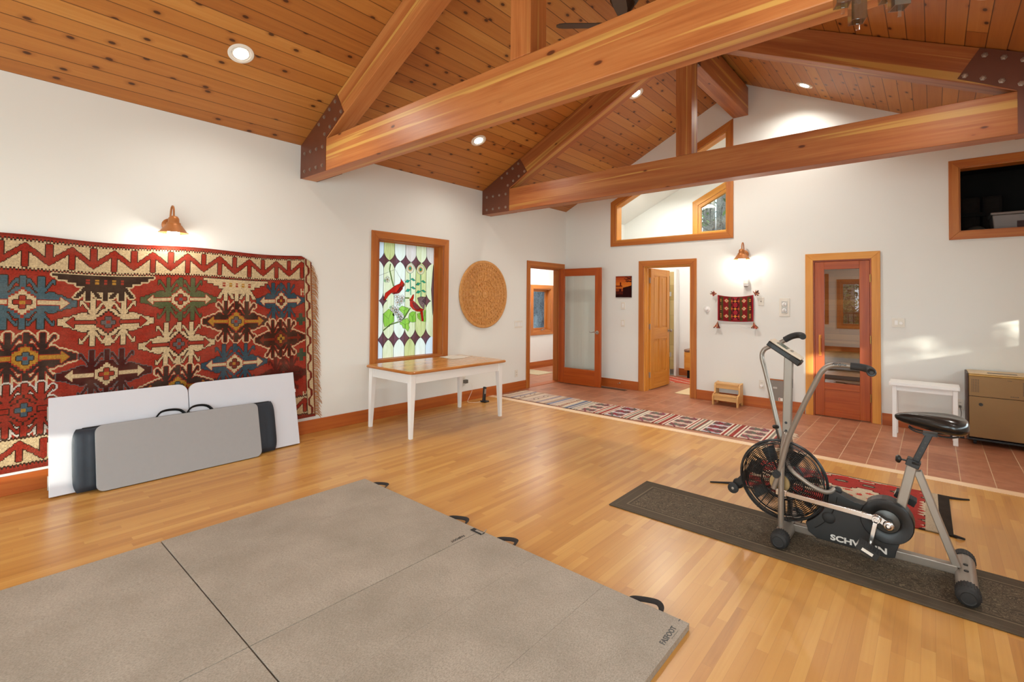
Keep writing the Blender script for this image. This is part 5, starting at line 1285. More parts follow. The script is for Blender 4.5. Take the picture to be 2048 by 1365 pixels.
# ================================================================ flat woven rugs on the tile
def lie(x0, y0, ang):
    c, s = math.cos(ang), math.sin(ang)
    return lambda u, v: (x0 + c * u - s * v, y0 + s * u + c * v, 0.009 + 0.0015 * np.sin(u * 11) * np.cos(v * 9))
M_cotton = plain('cotton_fringe', lin('#d8c8b0'), 0.95, var=0.15)
def fringe(t, x0, y0, ang, u, w, sgn, n=34, L=0.09):
    c, s = math.cos(ang), math.sin(ang); P = lambda a, b, z: (x0 + c * a - s * b, y0 + s * a + c * b, z); m = MB()
    for i in range(n):
        v = w * (i + .5) / n; j = random.uniform(-.02, .02); l_ = L * random.uniform(.7, 1.15)
        m.tube([P(u - sgn * .004, v, 0.008), P(u + sgn * l_ * .5, v + j * .5, 0.009), P(u + sgn * l_, v + j, 0.003)], [.0035, .003, .002], 5, 2)
    make('fringe', m, M_cotton, t, smooth=True, kind='stuff')
# long striped runner
L2, W2 = 2.66, 0.585
cv = Canvas(0, L2, 0, W2, 0.009); U, V = cv.U, cv.V
cv.fill(np.ones_like(U, bool), '#d6c8b2')
PAL = ['#5a5044', '#d8ccb4', '#8a2a26', '#8d8474', '#d8ccb4', '#6a4a56', '#c9a08a', '#8a2a26', '#8d8878', '#d8ccb4', '#55504a']
def block(u0, u1, bg, m1, m2):
    cv.fill((U > u0) & (U < u1), bg)
    uu = (U - u0) / (u1 - u0); vq = q(V, 0.018)
    for cu in (0.25, 0.75):
        for c0 in (0.10, 0.295, 0.49):
            d = np.abs(uu - cu) * 1.6 + np.abs(vq - c0) / 0.075
            cv.fill((d < 1.0) & (U > u0) & (U < u1), m1); cv.fill((d < 0.45) & (U > u0) & (U < u1), m2)
    dg = np.abs(np.mod(q(uu, .08) + V * 3.2, 1.0) - 0.5) < 0.07; cv.fill(dg & (U > u0) & (U < u1) & (np.abs(V - .295) > .13), m2)
def stripes(u0, cols, w=0.020):
    for i, c in enumerate(cols): cv.fill((U >= u0 + i * w) & (U < u0 + (i + 1) * w), c)
cv.fill(U < 0.16, '#c9bda6'); stripes(0.04, ['#7a8296', '#56627c', '#c9bda6', '#66728a'], 0.026)
u = 0.18
for i in range(6):
    stripes(u, ['#6c665c', '#ddd2be', '#a0978a', '#ddd2be'] if i % 2 == 0 else ['#96403a', '#ddd2be', '#8a5054', '#ddd2be']); u += 0.08
    bg, m1, m2 = (('#cdaa9c', '#6c6a60', '#80404a'), ('#b4b0b4', '#84343c', '#565c54'), ('#ccac9e', '#6a6a5e', '#8e4a58'))[i % 3]
    block(u, u + 0.20, bg, m1, m2); u += 0.20
    stripes(u, ['#ddd2be', '#96403a', '#ddd2be', '#827c70', '#ccbea8', '#96403a']); u += 0.12
cv.fill(U > u, '#c8a690'); cv.fill((U > u) & (U < u + .02), '#5a5044'); cv.noise(0.22, 5, rows=0.05)
rg = thing('striped_runner_rug', (2.6, 5.8, 0), 'long striped flatweave runner on the tile in front of the doors', 'rug')
A2 = 0.040; cv.build('weave', lie(1.285, 5.505, A2), (0, 0, -0.006), M_woven2, rg)
fringe(rg, 1.285, 5.505, A2, L2, W2, 1); fringe(rg, 1.285, 5.505, A2, 0.0, W2, -1, L=0.045)
# pale rug by the left wall
L3, W3 = 0.955, 0.60
cv = Canvas(0, L3, 0, W3, 0.009); U, V = cv.U, cv.V
cv.fill(np.ones_like(U, bool), '#c8b39c')
for i in range(14):
    c = ('#b59c90', '#cdbba6', '#8f8694', '#cbb8a2', '#a58c7c', '#d2c2ac', '#b8a49a')[i % 7]; cv.fill((U > i * L3 / 14) & (U < (i + .62) * L3 / 14), c)
for cu in (0.22, 0.48):
    for cv0 in (0.18, 0.42):
        d = np.abs(U - cu) / .05 + np.abs(q(V, .018) - cv0) / .07; cv.fill(d < 1, '#8a7a6c'); cv.fill(d < .55, '#d6c8b2')
cv.fill((U > .80) & (U < .86), '#7a839c'); cv.noise(0.2, 8, rows=0.05)
rg = thing('pale_striped_rug', (0.7, 5.8, 0), 'short pale beige striped rug at the hall door, tucked at the left wall', 'rug')
cv.build('weave', lie(0.20, 5.520, 0.0), (0, 0, -0.006), M_woven2, rg)
fringe(rg, 0.20, 5.520, 0, L3, W3, 1, L=0.045); fringe(rg, 0.20, 5.520, 0, 0.0, W3, -1, L=0.09)
# red rug behind the bike
L4, W4 = 1.32, 0.83
cv = Canvas(0, L4, 0, W4, 0.008); U, V = cv.U, cv.V
cv.fill(np.ones_like(U, bool), '#b7a58c')
step = lambda a, s: q(a, s)
mid = np.abs(V - W4 / 2)
zig = 0.05 * (np.mod(np.floor(U / 0.045), 2))
for v0 in (0.165, 0.665):
    m_ = np.abs(V - v0) < 0.115 + 0.035 * np.sign(np.sin(U * 2 * PI / 0.30)) * (np.abs(np.sin(U * 2 * PI / 0.30)) > .35); cv.fill(dil(m_, 1), '#4a2018'); cv.fill(m_, '#93302a')
    for k in range(7):
        cu = 0.12 + k * 0.18; a = np.abs(q(U - cu, .012)); b = q(V - v0, .012)
        cv.fill((a < .05) & (np.abs(b) < .028) & (a + np.abs(b) < .06), '#3a3228'); cv.fill((a < .03) & (np.abs(b) < .010), '#c8b79c')
for k in range(9):
    cu = 0.1 + k * .14
    for vv_ in (0.36, 0.42, 0.48): cv.fill((np.abs(U - cu - (vv_ - .42)) < .028 - np.abs(q(V - vv_, .012))) & (np.abs(V - vv_) < .024), '#b03a30')
cv.fill((V < 0.035) | (V > W4 - .035), '#b7a58c'); cv.fill((V < 0.018) | (V > W4 - .018), '#3a2a22'); cv.fill((np.abs(V - .045) < .012 + 0.010 * np.sin(U * 40)) | (np.abs(V - W4 + .045) < .012 + 0.010 * np.sin(U * 40)), '#a82a22')
cv.fill(U > L4 - .14, '#a8977f'); tz = 0.14 + 0.035 * np.abs(np.mod(V / 0.055, 1) - .5) * 2; cv.fill((U > L4 - .24) & (U < L4 - tz), '#93302a'); cv.fill(U > L4 - 0.062, '#2b241e'); cv.fill(U < 0.05, '#2b241e')
cv.noise(0.2, 9, rows=0.06)
rg = thing('red_kilim_rug', (4.55, 4.55, 0), 'red and beige kilim rug with black ends on the wood floor behind the bike', 'rug')
cv.build('weave', lie(3.905, 4.135, 0.010), (0, 0, -0.006), M_woven2, rg)
for pts in (((5.215, 4.95, .008), (5.28, 4.975, .006), (5.33, 5.01, .004)), ((5.225, 4.155, .008), (5.25, 4.14, .012), (5.275, 4.15, .006)), ((3.91, 4.15, .008), (3.84, 4.11, .006), (3.76, 4.06, .005)), ((3.91, 4.96, .008), (3.86, 5.0, .006), (3.83, 5.02, .004))):
    m = MB(); m.tube(pts, [.010, .008, .006], 8, 4); make('corner_cord', m, M_strap, rg, smooth=True)

# ================================================================ along the end wall
M_pine = wood('pine_stool', '#c08a4c', '#d0a062', '#dcb478', 0.4, 1, 36)
ss = thing('step_stool', (2.91, 7.26, 0), 'small two step pine stool against the end wall', 'step stool')
for x0 in (2.735, 3.065):
    m = MB(); prof = [(7.150, 0), (7.150, 0.115), (7.165, 0.150), (7.245, 0.175), (7.245, 0.265), (7.262, 0.30), (7.395, 0.315), (7.398, 0.0), (7.36, 0.0), (7.33, 0.05), (7.22, 0.05), (7.19, 0.0)]
    m.prism([(x0, y, z) for y, z in prof], (0.022, 0, 0), axis=(0, 0, 1)); make('side_panel', m, M_pine, ss, bevel=0.003)
for y0_, y1_, z in ((7.150, 7.265, 0.128), (7.250, 7.392, 0.285)):
    make('step', B(2.757, 3.065, y0_ - .004, y1_, z, z + 0.022), M_pine, ss, bevel=0.004)
    make('riser', B(2.757, 3.065, y0_ + .008, y0_ + .024, z - 0.058, z), M_pine, ss, bevel=0.002)
# woven bag with tassels
bg = thing('woven_wall_bag', (2.975, YB, 1.19), 'small dark red woven bag with corner tassels hanging under the wall lamp', 'wall hanging')
cv = Canvas(2.735, 3.220, 1.192, 1.580, 0.006); U, V = cv.U, cv.V
cv.fill(np.ones_like(U, bool), '#7a1820')
c0 = 2.978
for s in (-1, 1):
    cv.fill(np.abs(U - c0 - s * .185) < .022, '#4a4020'); cv.fill(np.abs(U - c0 - s * .078) < .018, '#4a4020'); cv.fill(np.abs(U - c0 - s * .215) < .012, '#5a1a1c')
    for k in range(3):
        cz = 1.275 + k * .118; d = np.abs(q(U - c0 - s * .122, .006)) + np.abs(q(V - cz, .006)); cv.fill((d < .040), '#a8402c'); cv.fill(d < .028, '#d8b48c'); cv.fill(d < .012, '#2a1818')
        cv.fill((np.abs(U - c0 - s * .20) < .010) & (np.abs(V - cz) < .03) & (np.mod(np.floor(V / .012), 2) < 1), '#c89040')
for k in range(3):
    cz = 1.275 + k * .118; a = np.abs(U - c0); b = np.abs(V - cz)
    cv.fill((a < .058) & (b < .055) & (np.abs(a - b) < .010), '#2a1418'); cv.fill((a + b < .022), '#d09040'); cv.fill((a > .03) & (a < .055) & (b < a * .5 - .01), '#c06038'); cv.fill((a < .055) & (b > .026) & (b < .059) & (a < .075 - b * .9), '#a02a34'); cv.fill((np.abs(a - .030) < .006) & (np.abs(b - .030) < .020), '#2a1418')
cv.fill((V < 1.204) | (V > 1.568), '#8c1c24'); cv.fill((U < 2.748) | (U > 3.207), '#a01c2c'); cv.noise(0.25, 4)
sagf = lambda u: 0.028 * (1 - ((u - 2.978) / .2425) ** 2)
cv.build('bag_cloth', lambda u, v: (u, YB - 0.024 + 0.004 * np.cos((u - 2.978) * 10), v - sagf(u) * (v - 1.192) / .388 + 0.012 * (1 - (v - 1.192) / .388) * ((u - 2.978) / .24) ** 2 - .006), (0, 0.014, 0), M_woven2, bg)
for px, pz, dx, dz in ((2.720, 1.588, -.045, .012), (3.235, 1.588, .030, .012), (2.735, 1.185, -.006, -.085), (3.222, 1.190, .022, -.075)):
    m = MB(); rr = random.Random(int(px * 1000)); ball = dz > 0
    for i in range(40):
        th = rr.uniform(0, 2 * PI); r_ = rr.uniform(.2, 1) * (0.046 if ball else 0.048)
        e = (px + dx + r_ * math.cos(th), YB - 0.03 - abs(r_ * .5), pz + dz + (r_ * math.sin(th) if ball else rr.uniform(-.02, .01)))
        m.mi = i % 3; m.tube([(px, YB - .022, pz), (px + dx * .5 + (e[0] - px - dx) * .25, YB - .03, pz + dz * .5), e], [.005, .006, .0045], 5, 2)
    make('tassel', m, [plain('tassel_red', lin('#9a2a24'), .95), plain('tassel_tan', lin('#c8946a'), .95), plain('tassel_brown', lin('#4a2a22'), .95)], bg, smooth=True)
# plates and boxes
wall_plate('wall_switch', 'upper of two switch plates under the sunset photo', 'switch', (1.180, 1.392), 0.072, 0.118, 'y', 'switch1')
wall_plate('wall_switch', 'lower of two switch plates under the sunset photo', 'switch', (1.176, 1.098), 0.072, 0.118, 'y', 'switch1')
t, bx = wall_plate('wall_switch', 'wide switch plate with a dimmer knob right of the sauna door', 'switch', (4.822, 1.240), 0.122, 0.108, 'y', 'none')
make('rocker', bx(-.036, -.006, -.026, .026, .006, .009), M_white, t, bevel=.002)
m = MB(); m.lathe([(.017, 0), (.016, .012), (0, .013)], (4.846, YB - .006, 1.236), (0, -1, 0), 20); make('dimmer_knob', m, M_white, t, smooth=40)
t, bx = wall_plate('timer_switch', 'white plate with two round timer dials left of the sauna door', 'switch', (3.608, 1.404), 0.125, 0.25, 'y', 'none')
make('dial_panel', bx(-.035, .035, -.082, .085, .006, .009), M_steel, t, bevel=.002)
for dz in (.040, -.040):
    m = MB(); m.lathe([(.028, 0), (.027, .012), (.022, .016), (0, .016)], (3.608, YB - .009, 1.404 + dz), (0, -1, 0), 24); dl = make('dial', m, M_white, t, smooth=40)
    make('pointer', B(3.606, 3.610, YB - .027, YB - .025, 1.404 + dz - .02, 1.404 + dz + .02), M_slot, dl)
t, bx = wall_plate('cable_plate', 'cable plate with a dark centre hole at the right edge of the woven bag', 'wall plate', (3.316, 1.482), 0.075, 0.112, 'y', 'none')
m = MB(); m.lathe([(.006, 0), (.006, .004), (0, .004)], (3.316, YB - .006, 1.482), (0, -1, 0), 12); make('jack', m, M_slot, t)
th_ = thing('wall_sensor', (3.130, YB, 1.685), 'white plastic wall sensor above the woven bag', 'sensor')
m = MB(); m.box(3.092, 3.166, YB - .045, YB - .001, 1.700, 1.802); make('sensor_body', m, M_white, th_, bevel=.008)
m = MB(); m.box(3.098, 3.160, YB - .050, YB - .046, 1.73, 1.79); make('sensor_lens', m, M_plate, th_, bevel=.003)
make('sensor_foot', B(3.102, 3.142, YB - .036, YB - .006, 1.684, 1.6995), M_steel, th_, bevel=.003)
kn = thing('wall_dial', (2.572, YB, 1.316), 'round white wall dial between the washroom door and the woven bag', 'dial')
m = MB(); m.lathe([(.045, .001), (.045, .008), (.040, .011), (0, .011)], (2.572, YB, 1.360), (0, -1, 0), 32); make('dial_base', m, M_white, kn, smooth=40)
m = MB(); m.lathe([(.026, .011), (.024, .030), (.018, .034), (0, .034)], (2.572, YB, 1.360), (0, -1, 0), 28); make('dial_knob', m, M_white, kn, smooth=40)
ot, bx = wall_plate('wall_outlet', 'outlet with a round white plug between the step stool and the access panel', 'outlet', (3.325, 0.325), 0.072, 0.118, 'y', 'outlet')
m = MB(); m.lathe([(.020, 0), (.020, .018), (.014, .026), (0, .026)], (3.325, YB - .0088, 0.304), (0, -1, 0), 20); pg = make('round_plug', m, M_white, None, smooth=40, label='round white plug in the outlet beside the grey access panel', cat='plug')
ot, bx = wall_plate('wall_outlet', 'outlet with a cord behind the white bench by the metal cabinet', 'outlet', (5.356, 0.345), 0.072, 0.118, 'y', 'outlet')
ap = thing('access_panel', (3.56, YB, 0.10), 'grey access panel with stickers and a wood frame, low between outlet and sauna door', 'panel')
make('panel_sheet', B(3.432, 3.688, YB - .030, YB - .022, 0.125, 0.405), plain('panel_grey', lin('#857c72'), .5, .2), ap)
m = MB(); fo = [(3.420, 0.112), (3.700, 0.112), (3.700, 0.420), (3.420, 0.420)]; fi = [(3.432, 0.125), (3.688, 0.125), (3.688, 0.405), (3.432, 0.405)]
m.frame(fo, fi, fnB, YB - .034, YB - .0165); make('panel_frame', m, M_fir, ap, bevel=.002)
m = MB(); m.box(3.473, 3.520, YB - .0308, YB - .030, 0.293, 0.312); sk = make('sticker', m, M_paper, ap)
for a, b in ((3.477, 3.490), (3.493, 3.502), (3.505, 3.517)): make('print_mark', B(a, b, YB - .0312, YB - .0308, .299, .306), M_black, sk)
m = MB(); m.box(3.538, 3.590, YB - .0308, YB - .030, 0.132, 0.172); sk = make('sticker', m, M_paper, ap)
for a, b in ((.150, .166), (.136, .144)): make('print_mark', B(3.543, 3.560, YB - .0312, YB - .0308, a, b), plain('print_red', lin('#b05a50'), .6), sk)
m = MB(); m.lathe([(.005, 0), (.005, .003), (0, .003)], (3.465, YB - .030, .378), (0, -1, 0), 10); make('screw', m, M_steel, ap)
# sunset photo
ph = thing('sunset_photo', (1.193, YB, 1.532), 'unframed orange sunset photo on the end wall above two switches', 'picture')
make('mount_board', B(1.046, 1.340, YB - .016, YB - .001, 1.532, 1.892), M_black, ph)
cv = Canvas(1.048, 1.338, 1.534, 1.890, 0.0065); U, V = (cv.U - 1.048) / .29, (cv.V - 1.534) / .356
for lo, hi, c in ((.5, .58, '#c8742c'), (.58, .70, '#c86a24'), (.70, .82, '#b85a22'), (.82, .92, '#a84a20'), (.92, 1.01, '#8e3418'), (.42, .5, '#b86428'), (.30, .42, '#8a3c1c'), (.15, .30, '#4a1810'), (-.1, .15, '#280a08')): cv.fill((V >= lo) & (V < hi), c)
cv.fill((np.abs(V - .535) < .022) & (U < .42), '#6a2010'); cv.fill((np.abs(U - .31) < .045) & (V > .53) & (V < .70), '#5a1c10'); cv.fill((np.abs(U - .29) < .06) & (V > .28) & (V < .40), '#3a100a')
hl = .46 + .10 * np.clip((U - .5) / .5, 0, 1); cv.fill((U > .5 - .1 * (1 - V)) & (V < hl) & (U > .47), '#260606')
g = np.random.RandomState(2)
for k in range(16):
    x0_, y0_ = 1.02, .70 + .3 * g.rand(); sl = g.uniform(-.5, .4); ln_ = g.uniform(.2, .55); cv.fill((np.abs(V - (y0_ + (U - 1) * sl)) < .011) & (U > 1 - ln_), '#4a1a10')
cv.noise(.12, 3); cv.build('print', lambda u, v: (u, YB - .0172 + 0 * u, v), (0, .0008, 0), woven('photo_print', .4, 0.0, 0.0), ph)
# white bench and metal cabinet
bn = thing('white_bench', (5.055, 6.96, 0), 'small white painted bench table with square legs right of the sauna door', 'bench')
m = MB(); m.prism([(u, v, .572) for u, v in rrect(4.762, 5.340, 6.795, 7.110, .012)], (0, 0, .030)); make('bench_top', m, M_white, bn, bevel=.008)
m = MB(); m.box(4.80, 5.31, 6.828, 6.846, .512, .571); m.box(4.80, 5.31, 7.070, 7.088, .512, .571); m.box(4.800, 4.818, 6.85, 7.07, .512, .571); m.box(5.292, 5.310, 6.85, 7.07, .512, .571); make('apron', m, M_white, bn, bevel=.003)
M_legw = plain('worn_white_leg', lin('#e2d6c0'), .45, var=.05)
for x0_ in (4.788, 5.284):
    for y0_ in (6.815, 7.058): make('leg', B(x0_, x0_ + .040, y0_, y0_ + .040, 0, .571), M_white, bn, bevel=.004)
cb = thing('metal_cabinet', (5.74, 7.2, 0), 'tan metal cabinet with perforated grilles on black casters at the right edge', 'cabinet')
M_tan = plain('tan_enamel', lin('#8c6836'), .42, .1, var=.03, scale=30); M_walnut = wood('walnut_side', '#2c1a10', '#3c2616', '#4a3020', .45, 1, 30)
CY = 7.030
make('cabinet_body', B(5.412, 6.090, CY + .012, 7.40, .075, .735), M_walnut, cb, bevel=.003)
make('side_trim', B(5.396, 5.4115, CY - .004, 7.40, .068, .742), M_walnut, cb, bevel=.002); make('side_trim', B(6.091, 6.106, CY - .004, 7.40, .068, .742), M_walnut, cb, bevel=.002)
up_ = make('upper_panel', B(5.414, 6.088, CY, CY + .012, .508, .716), M_tan, cb, bevel=.003)
lo_ = make('lower_panel', B(5.414, 6.088, CY, CY + .012, .082, .503), M_tan, cb, bevel=.003)
tp = make('cabinet_top', B(5.413, 6.089, CY + .004, 7.398, .7355, .748), plain('cream_enamel', lin('#c8aa7c'), .35, .1), cb, bevel=.006)
make('front_lip', B(5.413, 6.089, CY - .002, CY + .018, .7165, .7352), plain('brass_lip', lin('#a8803c'), .35, .3), cb, bevel=.004)
make('top_slot', B(5.56, 5.78, 7.10, 7.17, .7481, .7486), M_slot, tp)
for x0_ in (5.436, 5.810):
    m = MB()
    for i in range(5):
        for j in range(11): m.box(x0_ + i * .0125, x0_ + i * .0125 + .006, CY - .0006, CY + .0004, .552 + j * .0125, .5585 + j * .0125)
    make('grille', m, M_slot, up_)
m = MB()
for i, (w_, h_) in enumerate(((.004, .008), (.004, .006), (.004, .007), (.004, .006), (.004, .006), (.004, .006), (.004, .009))): m.box(5.722 + i * .0085, 5.728 + i * .0085, CY - .0008, CY + .0002, .530, .530 + h_)
make('maker_mark', m, M_slot, up_); make('top_mark', B(5.70, 5.735, CY - .0006, CY + .0003, .690, .693), M_slot, up_)
m = MB(); m.lathe([(.017, 0), (.015, .004), (.009, .004), (.008, .001), (0, .001)], (5.505, CY, .425), (0, -1, 0), 24); make('lock', m, M_slot, lo_, smooth=40)
m = MB(); m.tube([(5.356, YB - .009, 0.324), (5.356, YB - .04, 0.318), (5.366, YB - .045, 0.25), (5.35, YB - .05, 0.12), (5.356, YB - .06, 0.004), (5.42, YB - .1, 0.004)], .0035, 8, 5); m.box(5.345, 5.367, YB - .035, YB - .0095, .312, .337); make('power_cord', m, plain('cord_grey', lin('#6a6258'), .6), cb, smooth=40)
make('base_frame', B(5.40, 6.10, CY + .008, 7.39, .050, .0675), M_black, cb)
for x0_, y0_ in ((5.46, CY + .06), (6.04, CY + .06), (5.46, 7.33), (6.04, 7.33)):
    m = MB(); m.cyl((x0_ - .012, y0_, .0255), (x0_ + .012, y0_, .0255), .025, n=20); m.box(x0_ - .016, x0_ + .016, y0_ - .012, y0_ + .012, .04, .0495); make('caster', m, M_rubber, cb, smooth=30)
m = MB(); m.box(5.270, 5.385, 7.29, 7.312, .003, .03); m.box(5.270, 5.385, 7.255, 7.272, .003, .02); make('metal_track', m, M_black, label='short black metal track on the tile between bench and metal cabinet', cat='track')
wh = MB(); wh.box(5.372, 5.386, 7.395, 7.4035, .146, .75); make('white_board', wh, M_laminate, label='thin white board upright on the baseboard beside the metal cabinet', cat='board') if False else wh.bm.free()
# floor register and door stop
fv = thing('floor_register', (0.98, 7.275, 0), 'long bronze floor register in the tile under the open glass door', 'vent')
make('register_frame', B(0.66, 1.32, 7.222, 7.322, .0005, .006), plain('bronze', lin('#6a4a34'), .5, .4), fv, bevel=.002)
m = MB()
for i in range(30): m.box(.675 + i * .0213, .690 + i * .0213, 7.236, 7.308, .006, .0068)
make('grille', m, M_slot, fv)
m = MB(); m.lathe([(.012, 0), (.012, .004), (.004, .006), (.004, .045), (.008, .047), (.008, .056), (0, .056)], (1.13, YB - .0165, .085), (0, -1, 0), 14); make('wall_door_stop', m, M_chrome, smooth=40, label='small chrome door stop on the baseboard beside the glass door', cat='door stop')

# ================================================================ overhead: fan and glass pendant
M_bronze = plain('dark_bronze', lin('#3a2e24'), .4, .5); M_blade = plain('dark_fan_blade', lin('#4a4038'), .45)
fc = Vector((3.08, 3.86, 0))
cf = thing('ceiling_fan', (3.08, 3.86, 3.888), 'dark ceiling fan hanging from the ridge behind the near tie beam', 'ceiling fan')
m = MB(); m.cyl(fc + Vector((0, 0, 4.26)), fc + Vector((0, 0, 4.56)), .014); m.lathe([(.075, 4.60), (.07, 4.575), (.02, 4.53), (0, 4.53)], fc, (0, 0, 1), 24); make('down_rod', m, M_bronze, cf, smooth=40)
m = MB(); m.lathe([(0, 4.262), (.09, 4.255), (.125, 4.22), (.13, 4.16), (.11, 4.125), (.085, 4.115), (.082, 4.085), (.055, 4.05), (.045, 4.0), (.045, 3.945), (.085, 3.940), (.085, 3.905), (.03, 3.89), (0, 3.888)], fc, (0, 0, 1), 32); make('motor', m, M_bronze, cf, smooth=45)
for i in range(5):
    th = math.radians(219 + 72 * i); d = Vector((math.cos(th), math.sin(th), 0)); s_ = Vector((-d.y, d.x, 0)); c = fc + Vector((0, 0, 3.918))
    m = MB(); P = [c + d * a + s_ * b + Vector((0, 0, b * -.20)) for a, b in ((.16, -.040), (.26, -.055), (.53, -.062), (.58, -.048), (.605, -.018), (.605, .018), (.58, .048), (.53, .062), (.26, .055), (.16, .040))]
    m.prism(P, (0, 0, .008)); bl = make('blade', m, M_blade, cf)
    m = MB(); m.prism([c + d * a + s_ * b + Vector((0, 0, .009 + b * .2)) for a, b in ((.09, -.016), (.25, -.022), (.25, .022), (.09, .016))], (0, 0, .005)); make('blade_arm', m, M_bronze, bl)
m = MB(); m.tube([fc + Vector((.02, -.03, 3.90)), fc + Vector((.03, -.05, 3.84)), fc + Vector((.03, -.05, 3.76))], .0018, 6, 2); m.ball(fc + Vector((.03, -.05, 3.755)), .006, 8, 6); make('pull_chain', m, M_steel, cf, smooth=True)
M_thickglass = glassy('smoky_shade_glass', (0.62, 0.68, 0.72), 0.30, 0.08)
M_crystal = glassy('clear_crystal', (0.88, 0.86, 0.82), 0.20)
pc = Vector((5.0, 1.86, 2.47))
pl_ = thing('glass_pendant', (5.0, 1.86, 2.35), 'hanging light with small square glass shades at the top right edge', 'pendant light')
m = MB(); m.cyl((5.0, 1.86, 2.60), (5.0, 1.86, roof(5.0) - .02), .006); m.lathe([(.05, roof(5.0) - .002), (.05, roof(5.0) - .03), (0, roof(5.0) - .035)], (5.0, 1.86, 0), (0, 0, 1), 20); m.ball((5.0, 1.86, 2.60), .018); make('stem', m, M_steel, pl_, smooth=40)
for dx, dy, z in ((-.042, .03, 2.372), (-.072, -.05, 2.400), (.064, .01, 2.366), (.02, -.13, 2.43), (.03, .13, 2.46)):
    p = Vector((5.0 + dx, 1.86 + dy, z))
    m = MB(); m.tube([(5.0, 1.86, 2.60), (5.0 + dx * .6, 1.86 + dy * .6, 2.62), (p.x, p.y, z + .16), (p.x, p.y, z + .10)], .004, 8, 5); ar = make('lamp_arm', m, M_steel, pl_, smooth=True)
    m = MB(); Mr = Matrix.Translation(p) @ Matrix.Rotation(random.uniform(.3, .6), 4, 'Z')
    o_, i_ = .021, .018
    for a in range(4): 
        c_, s_ = math.cos(a * PI / 2), math.sin(a * PI / 2); R_ = Mr @ Matrix.Rotation(a * PI / 2, 4, 'Z'); m.box(i_, o_, -o_, o_, .0, .10, M=R_)
    sh = make('glass_shade', m, M_thickglass, ar)
    m = MB(); m.cyl(p + Vector((0, 0, .06)), p + Vector((0, 0, .10)), .010, n=14); make('lamp_holder', m, M_steel, sh, smooth=40)
    m = MB(); m.box(-.005, .005, -.003, .003, -.028, .06, M=Mr); make('crystal_drop', m, M_crystal, sh, bevel=.001)

# ================================================================ things in the rooms behind
# hall
make('hall_mat', B(-1.36, -0.72, 7.55, 8.05, .0005, .008), plain('beige_mat', lin('#b8a888'), .95, var=.15, scale=60), label='beige mat on the hall tile seen through the left doorway', cat='mat', bevel=.003)
make('hall_shoe', B(-1.30, -1.20, 8.93, 9.05, .0005, .035), M_black, label='small dark box on the hall floor at the far baseboard', cat='box', bevel=.01)
# washroom
M_rugr = Canvas(1.17, 2.35, 8.62, 9.25, .012); U, V = M_rugr.U, M_rugr.V
M_rugr.fill(np.ones_like(U, bool), '#b8503c'); s_ = np.mod(U * .55 + V, .22)
M_rugr.fill(s_ < .035, '#d8cdb8'); M_rugr.fill((s_ > .012) & (s_ < .022), '#4a463e'); M_rugr.noise(.15, 3)
rg = thing('washroom_rug', (1.75, 8.95, 0), 'red rug with pale diagonal stripes inside the washroom', 'rug')
M_rugr.build('weave', lambda u, v: (u, v, .007 + 0 * u), (0, 0, -.006), M_woven2, rg)
make('bath_mat', B(2.0, 2.85, 7.60, 8.36, .0005, .010), plain('cream_mat', lin('#d2bd94'), .95, var=.12, scale=80, bump=.4), label='cream mat on the tile inside the washroom doorway', cat='mat', bevel=.004)
sh = thing('shower', (0.75, 9.3, 0), 'glass shower enclosure behind the open panelled door', 'shower')
M_travert = planks('travertine_tile', .30, .34, [(.2, '#b89a64'), (.6, '#c8ac76'), (.9, '#d4bc8c')], .35, gap=.02, gapcol='#a08a5c')
mb = MB(); vs = mb.box(.07, 1.235, 9.44, 9.52, .12, 2.07)
for v in vs: v[mb.tc] = Vector((v.co.x, v.co.z, 0))
make('tile_wall', mb, M_travert, sh)
make('curb', B(.07, 1.15, 8.75, 8.87, 0, .12), M_white, sh, bevel=.004); make('tray', B(.07, 1.15, 8.875, 9.435, 0, .115), M_white, sh); make('frame_post', B(1.241, 1.29, 9.40, 9.54, .001, 2.12), M_white, sh, bevel=.003)
gp_ = make('glass_panel', B(.65, 1.180, 9.330, 9.338, .14, 1.98), glassy('shower_glass', (.82, .88, .80), .06), sh)
make('glass_edge', B(1.181, 1.187, 9.330, 9.338, .14, 1.98), plain('glass_edge_green', lin('#5a6a58'), .2), gp_)
for z in (.42, 1.62): make('glass_hinge', B(1.165, 1.215, 9.318, 9.350, z - .045, z + .045), M_chrome, gp_, bevel=.003)
m = MB(); m.tube([(1.03, 9.30, 1.80), (1.12, 9.29, 1.83), (1.18, 9.30, 1.80)], .006, 8, 4); make('towel_bar', m, M_chrome, gp_, smooth=True)
m = MB(); m.tube([(1.06, 9.325, 1.02), (1.09, 9.29, 1.02), (1.14, 9.29, 1.02)], .008, 8, 3); make('glass_knob', m, M_chrome, gp_, smooth=True)
vn = thing('washroom_cabinet', (1.85, 9.35, 0), 'small wooden bench cabinet with a patterned cushion in the washroom', 'cabinet')
make('cabinet_body', B(1.52, 2.4, 9.22, 9.53, .16, .505), M_firgold, vn, bevel=.004); make('shaded_toe_base', B(1.56, 2.4, 9.27, 9.525, 0, .159), M_dark, vn)  # base is coloured near-black, painting in the shade of the recess
for x0_ in (1.55, 1.98): 
    dr = make('drawer', B(x0_, x0_ + .38, 9.205, 9.2195, .20, .47), M_firgold, vn, bevel=.003); m = MB(); m.box(x0_ + .10, x0_ + .16, 9.197, 9.2049, .37, .39); m.box(x0_ + .10, x0_ + .16, 9.197, 9.2049, .30, .32); make('cut_out', m, M_slot, dr)
m = MB(); m.box(1.515, 2.38, 9.21, 9.52, .506, .56); make('cushion', m, woven('cushion_cloth'), None, bevel=.02, label='patterned cushion lying on the washroom bench cabinet', cat='cushion')
